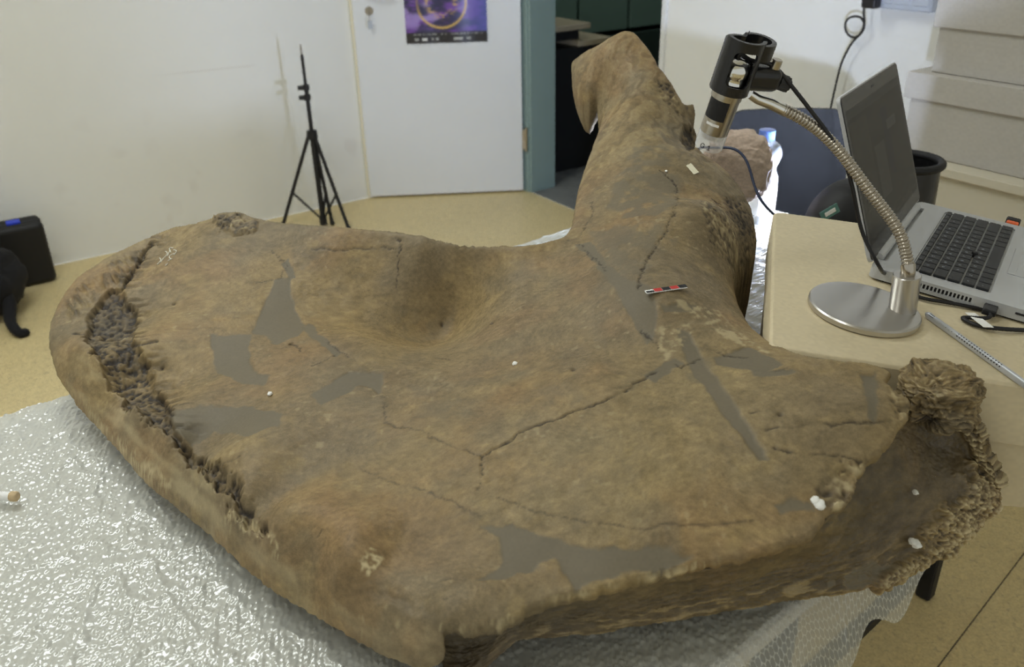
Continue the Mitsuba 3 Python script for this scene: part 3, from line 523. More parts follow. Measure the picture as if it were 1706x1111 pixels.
# pale crumbly places
for L, amt in zip([[(-0.0019, 0.5455), (0.0215, 0.5589), (0.0371, 0.5628), (0.0709, 0.5674), (0.1234, 0.5755), (0.1655, 0.5812), (0.1761, 0.583), (0.1647, 0.5765), (0.1229, 0.5717), (0.0706, 0.5639), (0.0344, 0.5601), (0.0188, 0.556)], [(-0.1449, 0.6229), (-0.1322, 0.6333), (-0.1238, 0.6299), (-0.136, 0.6128), (-0.1456, 0.6151)], [(-0.3086, 0.7343), (-0.2871, 0.7271), (-0.2654, 0.7133), (-0.2309, 0.673), (-0.2411, 0.6754), (-0.2792, 0.7125)], [(-0.5797, 1.0043), (-0.4503, 0.8719), (-0.3894, 0.8145), (-0.4059, 0.8202), (-0.4896, 0.8951)], [(0.1718, 0.9008), (0.2076, 0.9076), (0.2032, 0.8823), (0.1699, 0.8439), (0.1638, 0.8686)], [(0.1981, 0.9374), (0.2499, 0.9388), (0.2834, 0.8276), (0.2638, 0.851), (0.2272, 0.8994)], [(-0.0632, 0.5456), (-0.0121, 0.5436), (-0.0019, 0.5463), (-0.0121, 0.5408), (-0.0375, 0.5398)], [(-0.1182, 0.9012), (-0.0909, 0.9253), (-0.0669, 0.8861), (-0.0873, 0.8719)]], (.55, .55, .45, .25, .22, .22, .4, .06)):
    s = poly_sd(P2 + np.c_[n_mid, n_hi] * .02, L); w = sstep(-.003, .003, s) * sstep(-.12, .12, n_mid + n_hi); tone = np.minimum(np.maximum(tone, tone + amt * w), .95); fill *= 1 - w
wd = .6 * sstep(.12, .3, -n_lo)
sh_ = sstep(1.25, 1.4, P2[:, 1]); stk = meshkit.fbm(np.c_[P2[:, 0] * 95 - P2[:, 1] * 25 + n_lo * 14, P2[:, 1] * 30 + n_lo * 8, top * 0], 3, 35)
tone -= sh_ * sstep(.5, .75, stk) * .13; dz -= sh_ * sstep(.5, .68, stk) * .001; tone += sh_ * sstep(.5, .34, stk) * .06
specks = sstep(.80, .86, meshkit.noise(np.c_[P2 * 170, top * 170], 31)) * sstep(.52, .6, meshkit.fbm(np.c_[P2 * 12, top * 0], 3, 32))
tone += specks * .10 * (1 - fill)
rough = (1 - fill) * (1 - sponge)
dz += rough * (.0050 * n_lo + .0026 * n_mid + .0008 * n_hi + .0006 * fib)
RL = [(-0.5684, 1.0384), (-0.5293, 0.9902), (-0.4568, 0.9045), (-0.3959, 0.8439), (-0.3414, 0.7872), (-0.2982, 0.729), (-0.2446, 0.6777), (-0.1678, 0.614), (-0.1078, 0.5765), (-0.0739, 0.5531)]
s = seg_dist(P2 + np.c_[n_mid, n_hi] * .004, RL); dz += .005 * np.exp(-(s / .010) ** 2)
RIMP = [(-0.634, 1.0707), (-0.5684, 1.0384), (-0.5293, 0.9902), (-0.4568, 0.9045), (-0.3959, 0.8439), (-0.3414, 0.7872), (-0.2982, 0.729), (-0.2446, 0.6777), (-0.1678, 0.614), (-0.1078, 0.5765), (-0.0658, 0.5487), (-0.0649, 0.5346), (-0.0846, 0.5341), (-0.1307, 0.5651), (-0.17, 0.6013), (-0.2107, 0.6332), (-0.2502, 0.6643), (-0.2857, 0.6965), (-0.3288, 0.7391), (-0.3762, 0.784), (-0.4359, 0.8383), (-0.5054, 0.9123), (-0.5753, 0.9885)]
w = sstep(-.006, .010, poly_sd(P2 + np.c_[n_lo2, n_lo] * .02, RIMP))
ac = P2[:, 0] * .69 + P2[:, 1] * .72; al = P2[:, 0] * .72 - P2[:, 1] * .69
rst = meshkit.fbm(np.c_[ac * 85, al * 17 + n_lo * 3, top * 60], 2, 36)
tone += w * (.02 + .15 * sstep(.42, .72, rst) - .07 * sstep(.45, .25, rst)); dz += w * .003 * (rst - .5); rimw = w
RI = [(-0.2547, 0.695), (-0.2309, 0.6721), (-0.1676, 0.6171), (-0.1085, 0.5849), (-0.0712, 0.555)]
s = seg_dist(P2 + np.c_[n_mid, n_hi] * .012, RI); w = np.exp(-(s / .007) ** 2); dz -= .004 * w; tone -= .10 * w
dz = dz * (1 - .6 * rimw * sstep(.025, .006, dB))
inner = sstep(0, .004, dB)
zt_ = top + dz * (.35 + .65 * inner)
# underside
neck = sstep(.08, .26, P2[:, 0]) * sstep(.72, .92, P2[:, 1])
shaft = sstep(1.22, 1.42, P2[:, 1]) * sstep(.02, .12, P2[:, 0])
thick = .036 + neck * .24 + .0 * shaft
thick = np.where(shaft > 0, thick * (1 - shaft) + .13 * shaft, thick)
dbk = cKDTree(OD[brk][:, :2]).query(P2)[0]
thick = thick * sstep(.0, .10, dbk) + .018 * (1 - sstep(.0, .10, dbk))
wr = np.minimum(np.maximum(rB * 3.2, .006), .05)
bot = np.maximum(top - thick * np.sqrt(np.clip(1 - (1 - np.minimum(dB / wr, 1)) ** 2, 0, 1)), .766) - .0
bot = np.minimum(bot, zt_ - .003)
bot[:nb] = zt_[:nb]
nv = len(P2)
mapb = np.r_[np.arange(nb), np.arange(nb, nv) + (nv - nb)]
VV = np.vstack([np.c_[P2, zt_], np.c_[P2[nb:], bot[nb:]]])
FF = np.vstack([tri, mapb[tri][:, ::-1]])
uvb = np.c_[np.r_[fill, fill[nb:] * 0], np.r_[tone, np.full(nv - nb, .42)]]
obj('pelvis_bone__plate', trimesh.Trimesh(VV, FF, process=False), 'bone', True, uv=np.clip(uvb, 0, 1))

# the broken end: groove under the plate's edge, hollow and porous rim
CB = np.array([[(-0.0657, 0.5494, 0.847), (-0.0664, 0.5469, 0.832), (-0.0673, 0.5461, 0.815), (-0.0671, 0.5367, 0.8)], [(-0.0458, 0.5486, 0.843), (-0.0492, 0.5618, 0.815), (-0.0518, 0.5581, 0.8), (-0.0543, 0.5495, 0.785)], [(-0.0227, 0.5486, 0.843), (-0.0265, 0.5569, 0.826), (-0.0322, 0.5566, 0.812), (-0.0413, 0.55, 0.79)], [(-0.0041, 0.5524, 0.849), (-0.0042, 0.5564, 0.84), (-0.0043, 0.5613, 0.83), (-0.0055, 0.5668, 0.82)], [(0.0218, 0.5668, 0.852), (0.0232, 0.5774, 0.83), (0.025, 0.5819, 0.816), (0.0252, 0.5875, 0.802)], [(0.0724, 0.5781, 0.857), (0.0746, 0.5925, 0.828), (0.075, 0.5928, 0.813), (0.0758, 0.5965, 0.798)], [(0.1266, 0.5889, 0.862), (0.1311, 0.6044, 0.828), (0.1323, 0.6053, 0.81), (0.1335, 0.608, 0.796)], [(0.1808, 0.5946, 0.867), (0.1878, 0.6128, 0.833), (0.1905, 0.6166, 0.813), (0.1937, 0.6231, 0.793)], [(0.2367, 0.6065, 0.875), (0.2479, 0.6284, 0.833), (0.2507, 0.6298, 0.813), (0.2567, 0.6369, 0.79)], [(0.2729, 0.622, 0.883), (0.2914, 0.6436, 0.833), (0.2992, 0.6443, 0.808), (0.3067, 0.6486, 0.786)], [(0.2997, 0.6466, 0.888), (0.333, 0.6681, 0.833), (0.3477, 0.6626, 0.803), (0.3585, 0.6651, 0.78)], [(0.3192, 0.6659, 0.897), (0.3636, 0.6883, 0.838), (0.3908, 0.6877, 0.803), (0.407, 0.6925, 0.776)], [(0.3418, 0.6928, 0.907), (0.3939, 0.708, 0.848), (0.4274, 0.7037, 0.808), (0.4506, 0.7103, 0.776)], [(0.3601, 0.7053, 0.914), (0.4141, 0.7241, 0.858), (0.4574, 0.7241, 0.822), (0.485, 0.733, 0.79)], [(0.377, 0.7209, 0.92), (0.4326, 0.749, 0.866), (0.4772, 0.7412, 0.838), (0.5226, 0.7598, 0.8)], [(0.3893, 0.7338, 0.924), (0.4425, 0.7699, 0.878), (0.4888, 0.7721, 0.852), (0.5201, 0.7595, 0.835)], [(0.3976, 0.7422, 0.927), (0.4366, 0.7704, 0.893), (0.4764, 0.7772, 0.876), (0.5035, 0.768, 0.87)], [(0.399, 0.7432, 0.932), (0.4263, 0.763, 0.913), (0.4594, 0.773, 0.902), (0.4869, 0.7695, 0.902)]])
pre = CB[:, :1] + A3(0, .03, -.03)
post = CB[:, -1:] + A3(0, .05, .006); post[-5:] = CB[-5:, -1:] + A3(-.006, .012, -.012); post[:4] = CB[:4, -1:] + A3(0, .012, -.002); post2 = CB[:, -1:] + A3(-.02, .10, .03); post2[-5:] = CB[-5:, -1:] + A3(-.03, .014, -.03)
CB[4:, 0] += A3(0, .007, -.003)
CB = np.concatenate([pre, CB, post, post2], 1)
s0 = np.r_[0, np.cumsum(np.linalg.norm(np.diff(CB[:, 2], axis=0), axis=1))]; s0 /= s0[-1]; t0 = np.linspace(0, 1, CB.shape[1])
ns, nt = 900, 300
ss, tt = np.linspace(0, 1, ns), np.linspace(0, 1, nt)
X = PchipInterpolator(t0, PchipInterpolator(s0, CB, axis=0)(ss), axis=1)(tt)
for _ in range(30):
    X[:, 1:-1] = .5 * X[:, 1:-1] + .25 * (X[:, 2:] + X[:, :-2])
S_, T_ = np.meshgrid(ss, tt, indexing='ij')
du, dv = np.gradient(X, axis=0), np.gradient(X, axis=1)
nm = np.cross(du, dv); nm /= np.linalg.norm(nm, axis=-1, keepdims=True) + 1e-12
if (nm[..., 1].mean()) > 0: nm = -nm
col = np.interp(S_, s0, np.arange(len(s0))); row = T_ * (CB.shape[1] - 1)      # rows: 0 hidden, 1 under the plate, 2 middle, 3 lip, 4 outer edge, 5-6 beneath
e = meshkit.fbm(X * 60, 3, 41) - .5; e2 = meshkit.fbm(X * 330, 2, 42); e3 = meshkit.fbm(np.stack([S_ * 40, row * 8, row * 0], -1), 3, 43) - .5
spg = sstep(11.2, 12.4, col + e * 1.6) * sstep(2.75, 3.05, row + e * 1.0 - .30 * sstep(13.5, 15.5, col))
spg = np.maximum(spg, sstep(9.5, 10.2, col + e) * sstep(12.2, 11.5, col + e) * sstep(3.25, 3.5, row + e) * .9)
bump = e * .004 + (e2 - .5) * .0016 + e3 * .004 * sstep(11.5, 10, col)
bump = bump + spg * (.006 + .007 * (e2 - .5) + .010 * e)
bump = bump + sstep(3, 3.6, row) * sstep(4.6, 4.0, row) * .004 * sstep(12, 10, col)
bump = bump * sstep(5.0, 4.1, row)
X = X + nm * bump[..., None]
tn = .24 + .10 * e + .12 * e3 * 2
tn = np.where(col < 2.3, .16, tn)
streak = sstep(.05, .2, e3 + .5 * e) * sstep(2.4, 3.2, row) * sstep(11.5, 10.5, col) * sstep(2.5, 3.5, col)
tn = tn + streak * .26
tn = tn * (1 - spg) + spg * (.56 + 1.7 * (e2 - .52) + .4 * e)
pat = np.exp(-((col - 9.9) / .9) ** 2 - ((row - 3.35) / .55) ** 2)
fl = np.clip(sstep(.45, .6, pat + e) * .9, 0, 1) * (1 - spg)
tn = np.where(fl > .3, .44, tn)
um = grid_mesh(X)
cf = um.face_normals[len(um.faces) // 8]
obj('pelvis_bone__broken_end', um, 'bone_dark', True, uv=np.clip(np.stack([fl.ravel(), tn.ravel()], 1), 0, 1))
lab('pelvis_bone__broken_end', 'dark hollow broken end with porous rim')
# porous lump at the corner
sph = trimesh.creation.icosphere(subdivisions=6)
v = sph.vertices; c0 = A3(*(0.4413, 0.7697, 0.934))
a1 = meshkit.fbm(v * 2.2 + 5, 3, 51) - .5; a2 = meshkit.fbm(v * A3(9, 9, 12) + 3 * meshkit.noise(v * 3, 8)[:, None], 3, 52) - .5
f = 1 + .62 * a1 + .16 * a2
notch = np.exp(-(((v - A3(-.55, -.65, -.55) / 1.01) ** 2).sum(1)) / .16)
v = np.sign(v) * np.abs(v) ** .8
v2 = v * (f - .35 * notch)[:, None] * A3(.040, .036, .034) + c0
obj('pelvis_bone__porous_knob', trimesh.Trimesh(v2, sph.faces, process=False), 'bone', True, uv=np.clip(np.c_[np.zeros(len(v)), .40 + 1.1 * a2 - .4 * notch], 0, 1))
lab('pelvis_bone__porous_knob', 'rough porous knob')
# white flecks and inventory number
for (x, y, z), r in zip([(0.0027, 0.9031, 0.9098), (0.269, 0.6166, 0.919), (0.2663, 0.6205, 0.9207), (0.2377, 1.2777, 1.0277), (-0.2953, 0.9124, 0.8707), (0.4055, 0.7107, 0.857), (0.4052, 0.6873, 0.81), (0.4017, 0.6887, 0.812)], (.0032, .005, .004, .002, .003, .003, .005, .004)):
    q = trimesh.creation.icosphere(subdivisions=2); q.vertices = q.vertices * A3(1, 1.3, .7) * r * (1 + .5 * (meshkit.noise(q.vertices * 2 + x * 9, 3) - .5))[:, None] + A3(x, y, z)
    obj('pelvis_bone__plaster_fleck', q, 'plaster_white', True)
strokes = []
for k, L in enumerate([[(-0.5476, 1.2579, 0.9033), (-0.5446, 1.2667, 0.9056), (-0.55, 1.2772, 0.9065)], [(-0.5434, 1.2629, 0.9051), (-0.5414, 1.2752, 0.9081)], [(-0.5425, 1.2724, 0.9073), (-0.5392, 1.2839, 0.9107), (-0.5449, 1.2925, 0.9114)], [(-0.5369, 1.2764, 0.9096), (-0.5368, 1.2923, 0.9134)], [(-0.5334, 1.2844, 0.9123), (-0.539, 1.2995, 0.9146), (-0.5327, 1.2951, 0.9152)], [(-0.5308, 1.2479, 0.905), (-0.5286, 1.2533, 0.9067)], [(-0.531, 1.2608, 0.9077), (-0.5253, 1.2646, 0.91)], [(-0.527, 1.2638, 0.9094), (-0.5316, 1.2756, 0.9108), (-0.5252, 1.2773, 0.913)], [(-0.5252, 1.2741, 0.9122), (-0.5245, 1.2849, 0.915), (-0.531, 1.2896, 0.9143)]]):
    strokes.append(tube(spline(L, 6) if len(L) > 2 else np.array(L), .0008, 6))
obj('pelvis_bone__inventory_number', cat(strokes), 'ink_white'); lab('pelvis_bone__inventory_number', 'small white handwritten inventory number')
lab('pelvis_bone', 'huge brown fossil pelvis bone lying on the bubble wrap', 'fossil bone')

# things lying on the bone
a, b = [A3(*q) for q in [(0.1603, 0.9466, 0.979), (0.211, 0.9574, 0.9808)]]
L = np.linalg.norm(b - a); SM = frame(a, b - a, z=Zv)
obj('scale_bar__strip', put(cbox(L, .0080, .0016, .0003, (L / 2, 0, 0)), SM), 'white_paint')
for i in range(5):
    obj('scale_bar__field', put(cbox(L / 5 - .0006, .0038, .0006, .0001, ((i + .5) * L / 5, (.002 if i % 2 else -.002), .0010)), SM), 'black_matte' if i % 2 == 0 and 0 else ('black_matte' if i in (0, 2, 4) else 'red_paint'))
for i in (1, 3):
    obj('scale_bar__field', put(cbox(L / 5 - .0006, .0038, .0006, .0001, ((i + .5) * L / 5, -.002, .0010)), SM), 'red_paint')
for i in (2, 4):
    obj('scale_bar__field', put(cbox(L / 5 - .0006, .0036, .0006, .0001, ((i + .5) * L / 5, .002, .0010)), SM), 'black_matte')
lab('scale_bar', 'small black, white and red scale bar lying on the fossil bone', 'scale bar')
a, b = [A3(*q) for q in [(0.2763, 1.3047, 1.0293), (0.2855, 1.2869, 1.0202)]]
obj('paper_label', put(cbox(np.linalg.norm(b - a), .009, .0006, .0001, (np.linalg.norm(b - a) / 2, 0, 0)), frame(a, b - a, z=A3(-.2, -.35, 1))), 'cream_paper')
lab('paper_label', 'tiny cream paper label stuck on the neck of the bone beside the crack', 'label')

# stick of chalk on the wrap
a, b = A3(*(-0.6548, 0.8601, 0.768)), A3(*(-0.6017, 0.8559, 0.768))
obj('marker_stick__body', tube([a, a + (b - a) * .82], .0055, 16), 'white_paint', 50)
obj('marker_stick__tip', tube([a + (b - a) * .82, a + (b - a) * .84, b - (b - a) * .03, b], [.0055, .0062, .0062, .0045], 16), 'wood_cut', 50)
lab('marker_stick', 'white stick with a tan end lying on the bubble wrap at the left edge', 'stick')

# ------------------------------------------------------------------ carton under the laptop
B = {k: A3(*v) for k, v in {'fl': (0.285, 0.8472, 0.9546), 'fr0': (0.5469, 0.8011, 0.9265), 'bl': (0.4077, 1.276, 0.9608), 'br0': (0.5073, 1.2657, 0.9504)}.items()}
fr = B['fl'] + (B['fr0'] - B['fl']) * 1.75; br = fr + (B['bl'] - B['fl'])
topq = [B['fl'], fr, br, B['bl']]
def loop_pts(q, r, n=5):
    """Rounded quadrilateral corners."""
    out = []
    for i in range(4):
        p, a_, b_ = q[i], q[i - 1], q[(i + 1) % 4]
        u1, u2 = (a_ - p) / np.linalg.norm(a_ - p), (b_ - p) / np.linalg.norm(b_ - p)
        for t in np.linspace(0, 1, n): out.append((1 - t) ** 2 * (p + u1 * r) + 2 * t * (1 - t) * p + t * t * (p + u2 * r))
    return np.array(out)
cen = sum(topq) / 4
def skin(loops, cap=True):
    n = len(loops[0]); VV_ = np.vstack(loops); F = []
    for i in range(len(loops) - 1):
        for k in range(n):
            a_, b_ = i * n + k, i * n + (k + 1) % n
            F += [(a_, b_, b_ + n), (a_, b_ + n, a_ + n)]
    if cap:
        VV_ = np.vstack([VV_, loops[0].mean(0), loops[-1].mean(0)]); m = (len(loops) - 1) * n
        for k in range(n): F += [(len(VV_) - 2, (k + 1) % n, k), (len(VV_) - 1, m + k, m + (k + 1) % n)]
    return trimesh.Trimesh(VV_, F, process=False)
def ring(scale, zdrop=None, z=None, r=.012, grow=0.0):
    q = [cen + (p - cen) * scale + (p - cen) / np.linalg.norm(p - cen) * grow for p in topq]
    q = loop_pts(q, r)
    if zdrop is not None: q = q - Zv * zdrop
    if z is not None: q[:, 2] = z
    return q
lid = skin([ring(1, .073, grow=.006), ring(1, .004, grow=.002), ring(1, .001, grow=-.001), ring(1, 0, grow=-.004)])
if lid.volume < 0: lid.invert()
obj('storage_carton__lid', lid, 'carton', 25)
body = skin([ring(1, z=.766, r=.006, grow=-.001), ring(1, .07, r=.006, grow=-.001)])
if body.volume < 0: body.invert()
obj('storage_carton__body', body, 'carton', 25)
lab('storage_carton', 'beige cardboard storage box on the table carrying the laptop and the microscope stand', 'cardboard box')
LN, LQ = A3(.0992, -.0427, .9942), A3(.4675, 1.0477, .945)

# ------------------------------------------------------------------ laptop
LM = np.eye(4); LM[:3, :3] = np.array([[.553, .8273, .0992], [.833, -.5517, -.0427], [-.0194, -.1062, .9942]]); LM[:3, 3] = (.4693, 1.047, .965)   # x along the hinge, y to the user, z up
LM[:3, 1] = np.cross(LM[:3, 2], LM[:3, 0]); LEFT = LM[:3, 1] @ A3(.8273, -.5517, -.1062)
LF = lambda x, y, z: A3(x, y if LEFT > 0 else -y, z)
sg = 1 if LEFT > 0 else -1
LW_, LD_ = .3264, .222
def lb(sx, sy, sz, c, r=.002, f=cbox): return put(f(sx, sy, sz, r, (c[0], sg * c[1], c[2])), LM)
plan = [(x + LW_ / 2, sg * (y + LD_ / 2)) for x, y in rrect(LW_, LD_, .010)]
base = prism(plan, .015); base.apply_translation((0, 0, -.0165))
well = prism([(x + .026 + .2775 / 2, sg * (y + .0447 + .0957 / 2)) for x, y in rrect(.2805, .0990, .002)], .004); well.apply_translation((0, 0, -.0035))
tpadc = prism([(x + .165, sg * (y + .183)) for x, y in rrect(.112, .064, .003)], .004); tpadc.apply_translation((0, 0, -.0022))
hingec = prism([(x + LW_ / 2, sg * (y + .002)) for x, y in rrect(.26, .024, .003)], .02); hingec.apply_translation((0, 0, -.008))
bm = man(base) - man(well) - man(tpadc) - man(hingec)
for i in range(17):                                        # air outlet slots in the left side
    bm = bm - man(trimesh.creation.box((.006, .0026, .0062), trimesh.transformations.translation_matrix((0, sg * (.050 + i * .0046), -.0085))))
obj('laptop__base', put(unman(bm), LM), 'laptop_silver')
obj('laptop__base_shell', put(prism([(x * .97 + LW_ / 2, sg * (y * .97 + LD_ / 2)) for x, y in rrect(LW_, LD_, .012)], .003), LM @ trimesh.transformations.translation_matrix((0, 0, -.0192))), 'black_matte')
obj('laptop__air_outlet', lb(.0012, .080, .0066, (.0026, .0868, -.0085), .0003), 'black_matte')
obj('laptop__card_slot', lb(.004, .05, .0022, (.0002, .200, -.008), .0005), 'black_matte')
obj('laptop__hinge', put(tube([LF(.035, .002, -.001) * A3(1, 1, 1), LF(LW_ - .035, .002, -.001)], .0068, 16), LM), 'laptop_silver', 40)
obj('laptop__touchpad', lb(.110, .062, .001, (.165, .183, -.0016), .0004), 'laptop_silver')
obj('laptop__touchpad_button', lb(.110, .010, .0012, (.165, .1565, -.0014), .0004), 'laptop_silver')
obj('laptop__pointing_stick', put(lathe([(0, .004), (.003, .0038), (.0042, .002), (.0036, -.003)], 14), LM @ frame(LF(.026 + .118, .0447 + .0615, 0), (1, 0, 0), z=(0, 0, 1))), 'black_matte', 40)
ux, pv = .2775 / 14.75, .0957 / 5.55
rows = [(.55, [1.05] * 14), (1, [1] * 13 + [1.75]), (1, [1.5] + [1] * 12 + [1.25]), (1, [1.75] + [1] * 11 + [2]), (1, [1.3] + [1] * 11 + [2.45]), (1, [1.1, 1, 1, 1.15, 5.1, 1.15, 1.1, 1.05, 1.05, 1.05])]
legend = ['', '1234567890-=', 'QWERTYUIOP[]', 'ASDFGHJKL;', '<ZXCVBNM,.-', '']
proto, letters, yv = {}, [], .0447
for ri, (hgt, ks) in enumerate(rows):
    h = hgt * pv; tot = sum(ks); xv = .026
    for ki, kw in enumerate(ks):
        w = kw / tot * .2775
        kk = (round(w, 5), round(h, 5))
        Mk = LM @ frame(LF(xv + w / 2, yv + h / 2, .0), (1, 0, 0), z=(0, 0, 1))
        if kk not in proto:
            proto[kk] = mikit.ply(cbox(w - .0024, h - .0024, .0036, .0005, (0, 0, -.0006)), 'key_black')
        key = 'laptop__key' if 'laptop__key' not in scene else 'laptop__key_%03d' % sum(1 for s in scene if s.startswith('laptop__key'))
        scene[key] = {**proto[kk], 'to_world': T(Mk)}
        off = {1: 1, 2: 1, 3: 1, 4: 0}.get(ri, 9)
        txt = legend[ri][ki - off + (1 if ri == 1 else 0) - (1 if ri == 1 else 0)] if ri in (1, 2, 3, 4) and 0 <= ki - off < len(legend[ri]) else ('-' if ri in (0, 5) and kw < 3 else '')
        if txt:
            tm = meshkit.text_mesh(txt, .0034, .0002); b_ = tm.bounds.mean(0); tm.apply_translation(-b_)
            sc = np.diag([1, 1, 1, 1.]);
            letters.append(put(tm, LM @ trimesh.transformations.translation_matrix(LF(xv + w * .42, yv + h * .42, .00135)) @ np.diag([1, 1.0, 1, 1])))
        xv += w
    yv += h
obj('laptop__key_legend', cat(letters), 'trunk_grey'); lab('laptop__key_legend', 'pale key lettering', kind='stuff')
# display half, opened by 115 degrees
A_ = math.radians(115.5); e_s = LF(0, -math.cos(A_) * -1, 0) * 0
up_l = A3(0, sg * math.cos(A_), math.sin(A_))              # from the hinge to the upper edge
DMx = LM @ frame(A3(0, 0, .002), (1, 0, 0), y=up_l)        # x along the hinge, y up the display
nz = (np.linalg.inv(LM) @ np.r_[DMx[:3, 2], 0])[:3]; fz = 1 if nz[1] * sg > 0 else -1    # +z to the user?
lidp = prism([(x + LW_ / 2, y + .1085) for x, y in rrect(LW_, .217, .009)], .0045); lidp.apply_translation((0, 0, -.0045 if fz > 0 else 0))
obj('laptop__lid', put(lidp, DMx), 'laptop_silver', 30)
bez = prism([(x + LW_ / 2, y + .1085) for x, y in rrect(LW_ - .004, .213, .007)], .0012)
bez.apply_translation((0, 0, 0 if fz > 0 else -.0012)); obj('laptop__bezel', put(bez, DMx), 'black_gloss')
sx0, sx1, sy0, sy1 = .009, LW_ - .009, .020, .197; zz = .00135 * fz
obj('laptop__screen', put(trimesh.Trimesh([(sx0, sy0, zz), (sx1, sy0, zz), (sx1, sy1, zz), (sx0, sy1, zz)], [[0, 1, 2], [0, 2, 3]], process=False), DMx), 'screen_glass', False, uv=np.array([(0, 0), (1, 0), (1, 1), (0, 1.0)]))
obj('laptop__camera', put(cbox(.014, .003, .0006, .0002, (LW_ / 2, .206, .0014 * fz)), DMx), 'key_black')
lab('laptop', 'open silver laptop with a dark screen standing on the beige cardboard box', 'laptop')

# ------------------------------------------------------------------ microscope stand and microscope
bc, rx = A3(*(0.4328, 0.9688, 0.9451)), .066
pst = A3(*(0.4704, 0.9446, 0.9403))
bl_, br_ = A3(*(0.362, 0.9632, 0.9519)), A3(*(0.4893, 0.9351, 0.938))
bc = (bl_ + br_) / 2; rx = np.linalg.norm(br_ - bl_) / 2
BM = frame(bc, br_ - bl_, z=LN)
obj('microscope_stand__base', put(lathe([(0, .010), (rx - .006, .010), (rx - .0015, .0093), (rx, .0075), (rx, .002), (rx - .002, .0005), (0, .0005)], 96), BM), 'steel_brushed', 35)
PN = A3(-.075, -.03, 1) / np.linalg.norm((-.075, -.03, 1))
PM = frame(pst + LN * .009, (br_ - bl_) - PN * np.dot(br_ - bl_, PN), z=PN)
obj('microscope_stand__post', put(lathe([(0, 0), (.0158, 0), (.0158, .046), (.0150, .0470), (.0, .0470)], 40), PM), 'steel_brushed', 35)
q0 = pst + LN * .009 + PN * .0465
neck = np.array([q0, q0 + PN * .010] + [(0.4656, 0.9473, 1.0151), (0.4577, 0.9562, 1.0396), (0.442, 0.9678, 1.0632), (0.4171, 0.9819, 1.0927), (0.3881, 0.9989, 1.1287), (0.3606, 1.0072, 1.154), (0.3346, 1.0135, 1.1698), (0.3197, 1.0156, 1.1766)])
n_ = 760; NP = spline(neck, n_)
arc = np.r_[0, np.cumsum(np.linalg.norm(np.diff(NP, axis=0), axis=1))]
obj('microscope_stand__collar', tube(NP[:int(n_ * .055)], .0083, 18), 'steel', 40)
k = int(n_ * .05)
obj('microscope_stand__gooseneck', tube(NP[k:], .0058 + .0014 * np.abs(np.sin(arc[k:] / .0042 * math.pi)), 16), 'steel', 60)
rod = np.array([(0.3225, 1.0149, 1.1753), (0.3052, 1.0161, 1.183), (0.2895, 1.0167, 1.1887), (0.2804, 1.0162, 1.1944)])
obj('microscope_stand__rod', tube(rod, [.0066, .0062, .0056, .0052], 16), 'chrome', 40)

mt, mb = A3(*(0.2584, 0.9998, 1.2313)), A3(*(0.2385, 1.0224, 1.1322))
ml = np.linalg.norm(mt - mb)
ax = (mt - mb) / ml
AMz = frame(mb, A3(1, .25, 0) - ax * np.dot(A3(1, .25, 0), ax), z=ax)      # z from the tip up the barrel, x to the right, y away
AMz = frame(mb, AMz[:3, 0], z=ax)
def ml_(prof, n=40): return put(lathe(prof, n), AMz)
obj('microscope__tip', ml_([(.0155, .0), (.0165, .0015), (.0168, .021), (.0160, .0215)]), 'frosted_plastic', 35)
obj('microscope__lens', ml_([(0, .012), (.008, .012), (.0135, .014), (.0145, .020)]), 'chrome', 35)
obj('microscope__barrel', ml_([(.0, .0205), (.0164, .0205), (.0166, .022), (.0166, .0645), (.0, .0645)]), 'steel', 35)
obj('microscope__collar', ml_([(.0, .0642), (.0178, .0642), (.0178, .0800), (.0170, .0805), (.0, .0805)]), 'steel', 35)
obj('microscope__head', ml_([(.0165, .080), (.0165, .084), (.0150, .086), (.0150, .091), (.0163, .093), (.0163, .101), (.0120, .108), (.0, .111)]), 'chrome', 60)
pa = np.linspace(math.radians(165), math.radians(262), 18)
pg = np.stack([np.stack([.01685 * np.cos(pa), .01685 * np.sin(pa), np.full(18, z_)], 1) for z_ in (.040, .0635)], 1)
obj('microscope__rubber_patch', put(grid_mesh(pg), AMz), 'black_matte', True)
for z_, txt, a0 in ((.0065, 'G 1', 225), (.0345, '-', 222)):
    tm = meshkit.text_mesh(txt, .006, .0003) if z_ < .02 else trimesh.creation.box((.016, .003, .0003)); 
    tm.apply_translation(-tm.bounds.mean(0)); tm = tm.subdivide(); vv = tm.vertices.copy()
    an = math.radians(a0) + vv[:, 0] / .0169
    tm.vertices = np.c_[(.0170 + vv[:, 2]) * np.cos(an), (.0170 + vv[:, 2]) * np.sin(an), z_ + vv[:, 1]]
    obj('microscope__marking', put(tm, AMz), 'key_black' if z_ < .02 else 'white_paint')
mc = np.array([mt + ax * -.004] + [mt + ax * .012] + [(0.2692, 1.0, 1.2368), (0.2907, 1.0057, 1.2315), (0.3202, 1.0117, 1.2093), (0.3487, 1.0062, 1.1773), (0.376, 0.9991, 1.1444), (0.3957, 0.9962, 1.1142), (0.411, 0.9922, 1.0749), (0.4294, 0.9896, 1.0262), (0.446, 0.9823, 0.9974), (0.4954, 1.0441, 0.9481), (0.511, 0.997, 0.9425), (0.5412, 0.985, 0.939), (0.5766, 0.974, 0.935), (0.6315, 0.9551, 0.9287), (0.6747, 0.9383, 0.9236)])
obj('microscope__cable', tube(spline(mc, 160), .0024, 10), 'cable_black', 60)
lab('microscope', 'small steel digital microscope pointing down with a clear tip and black cable', 'microscope')
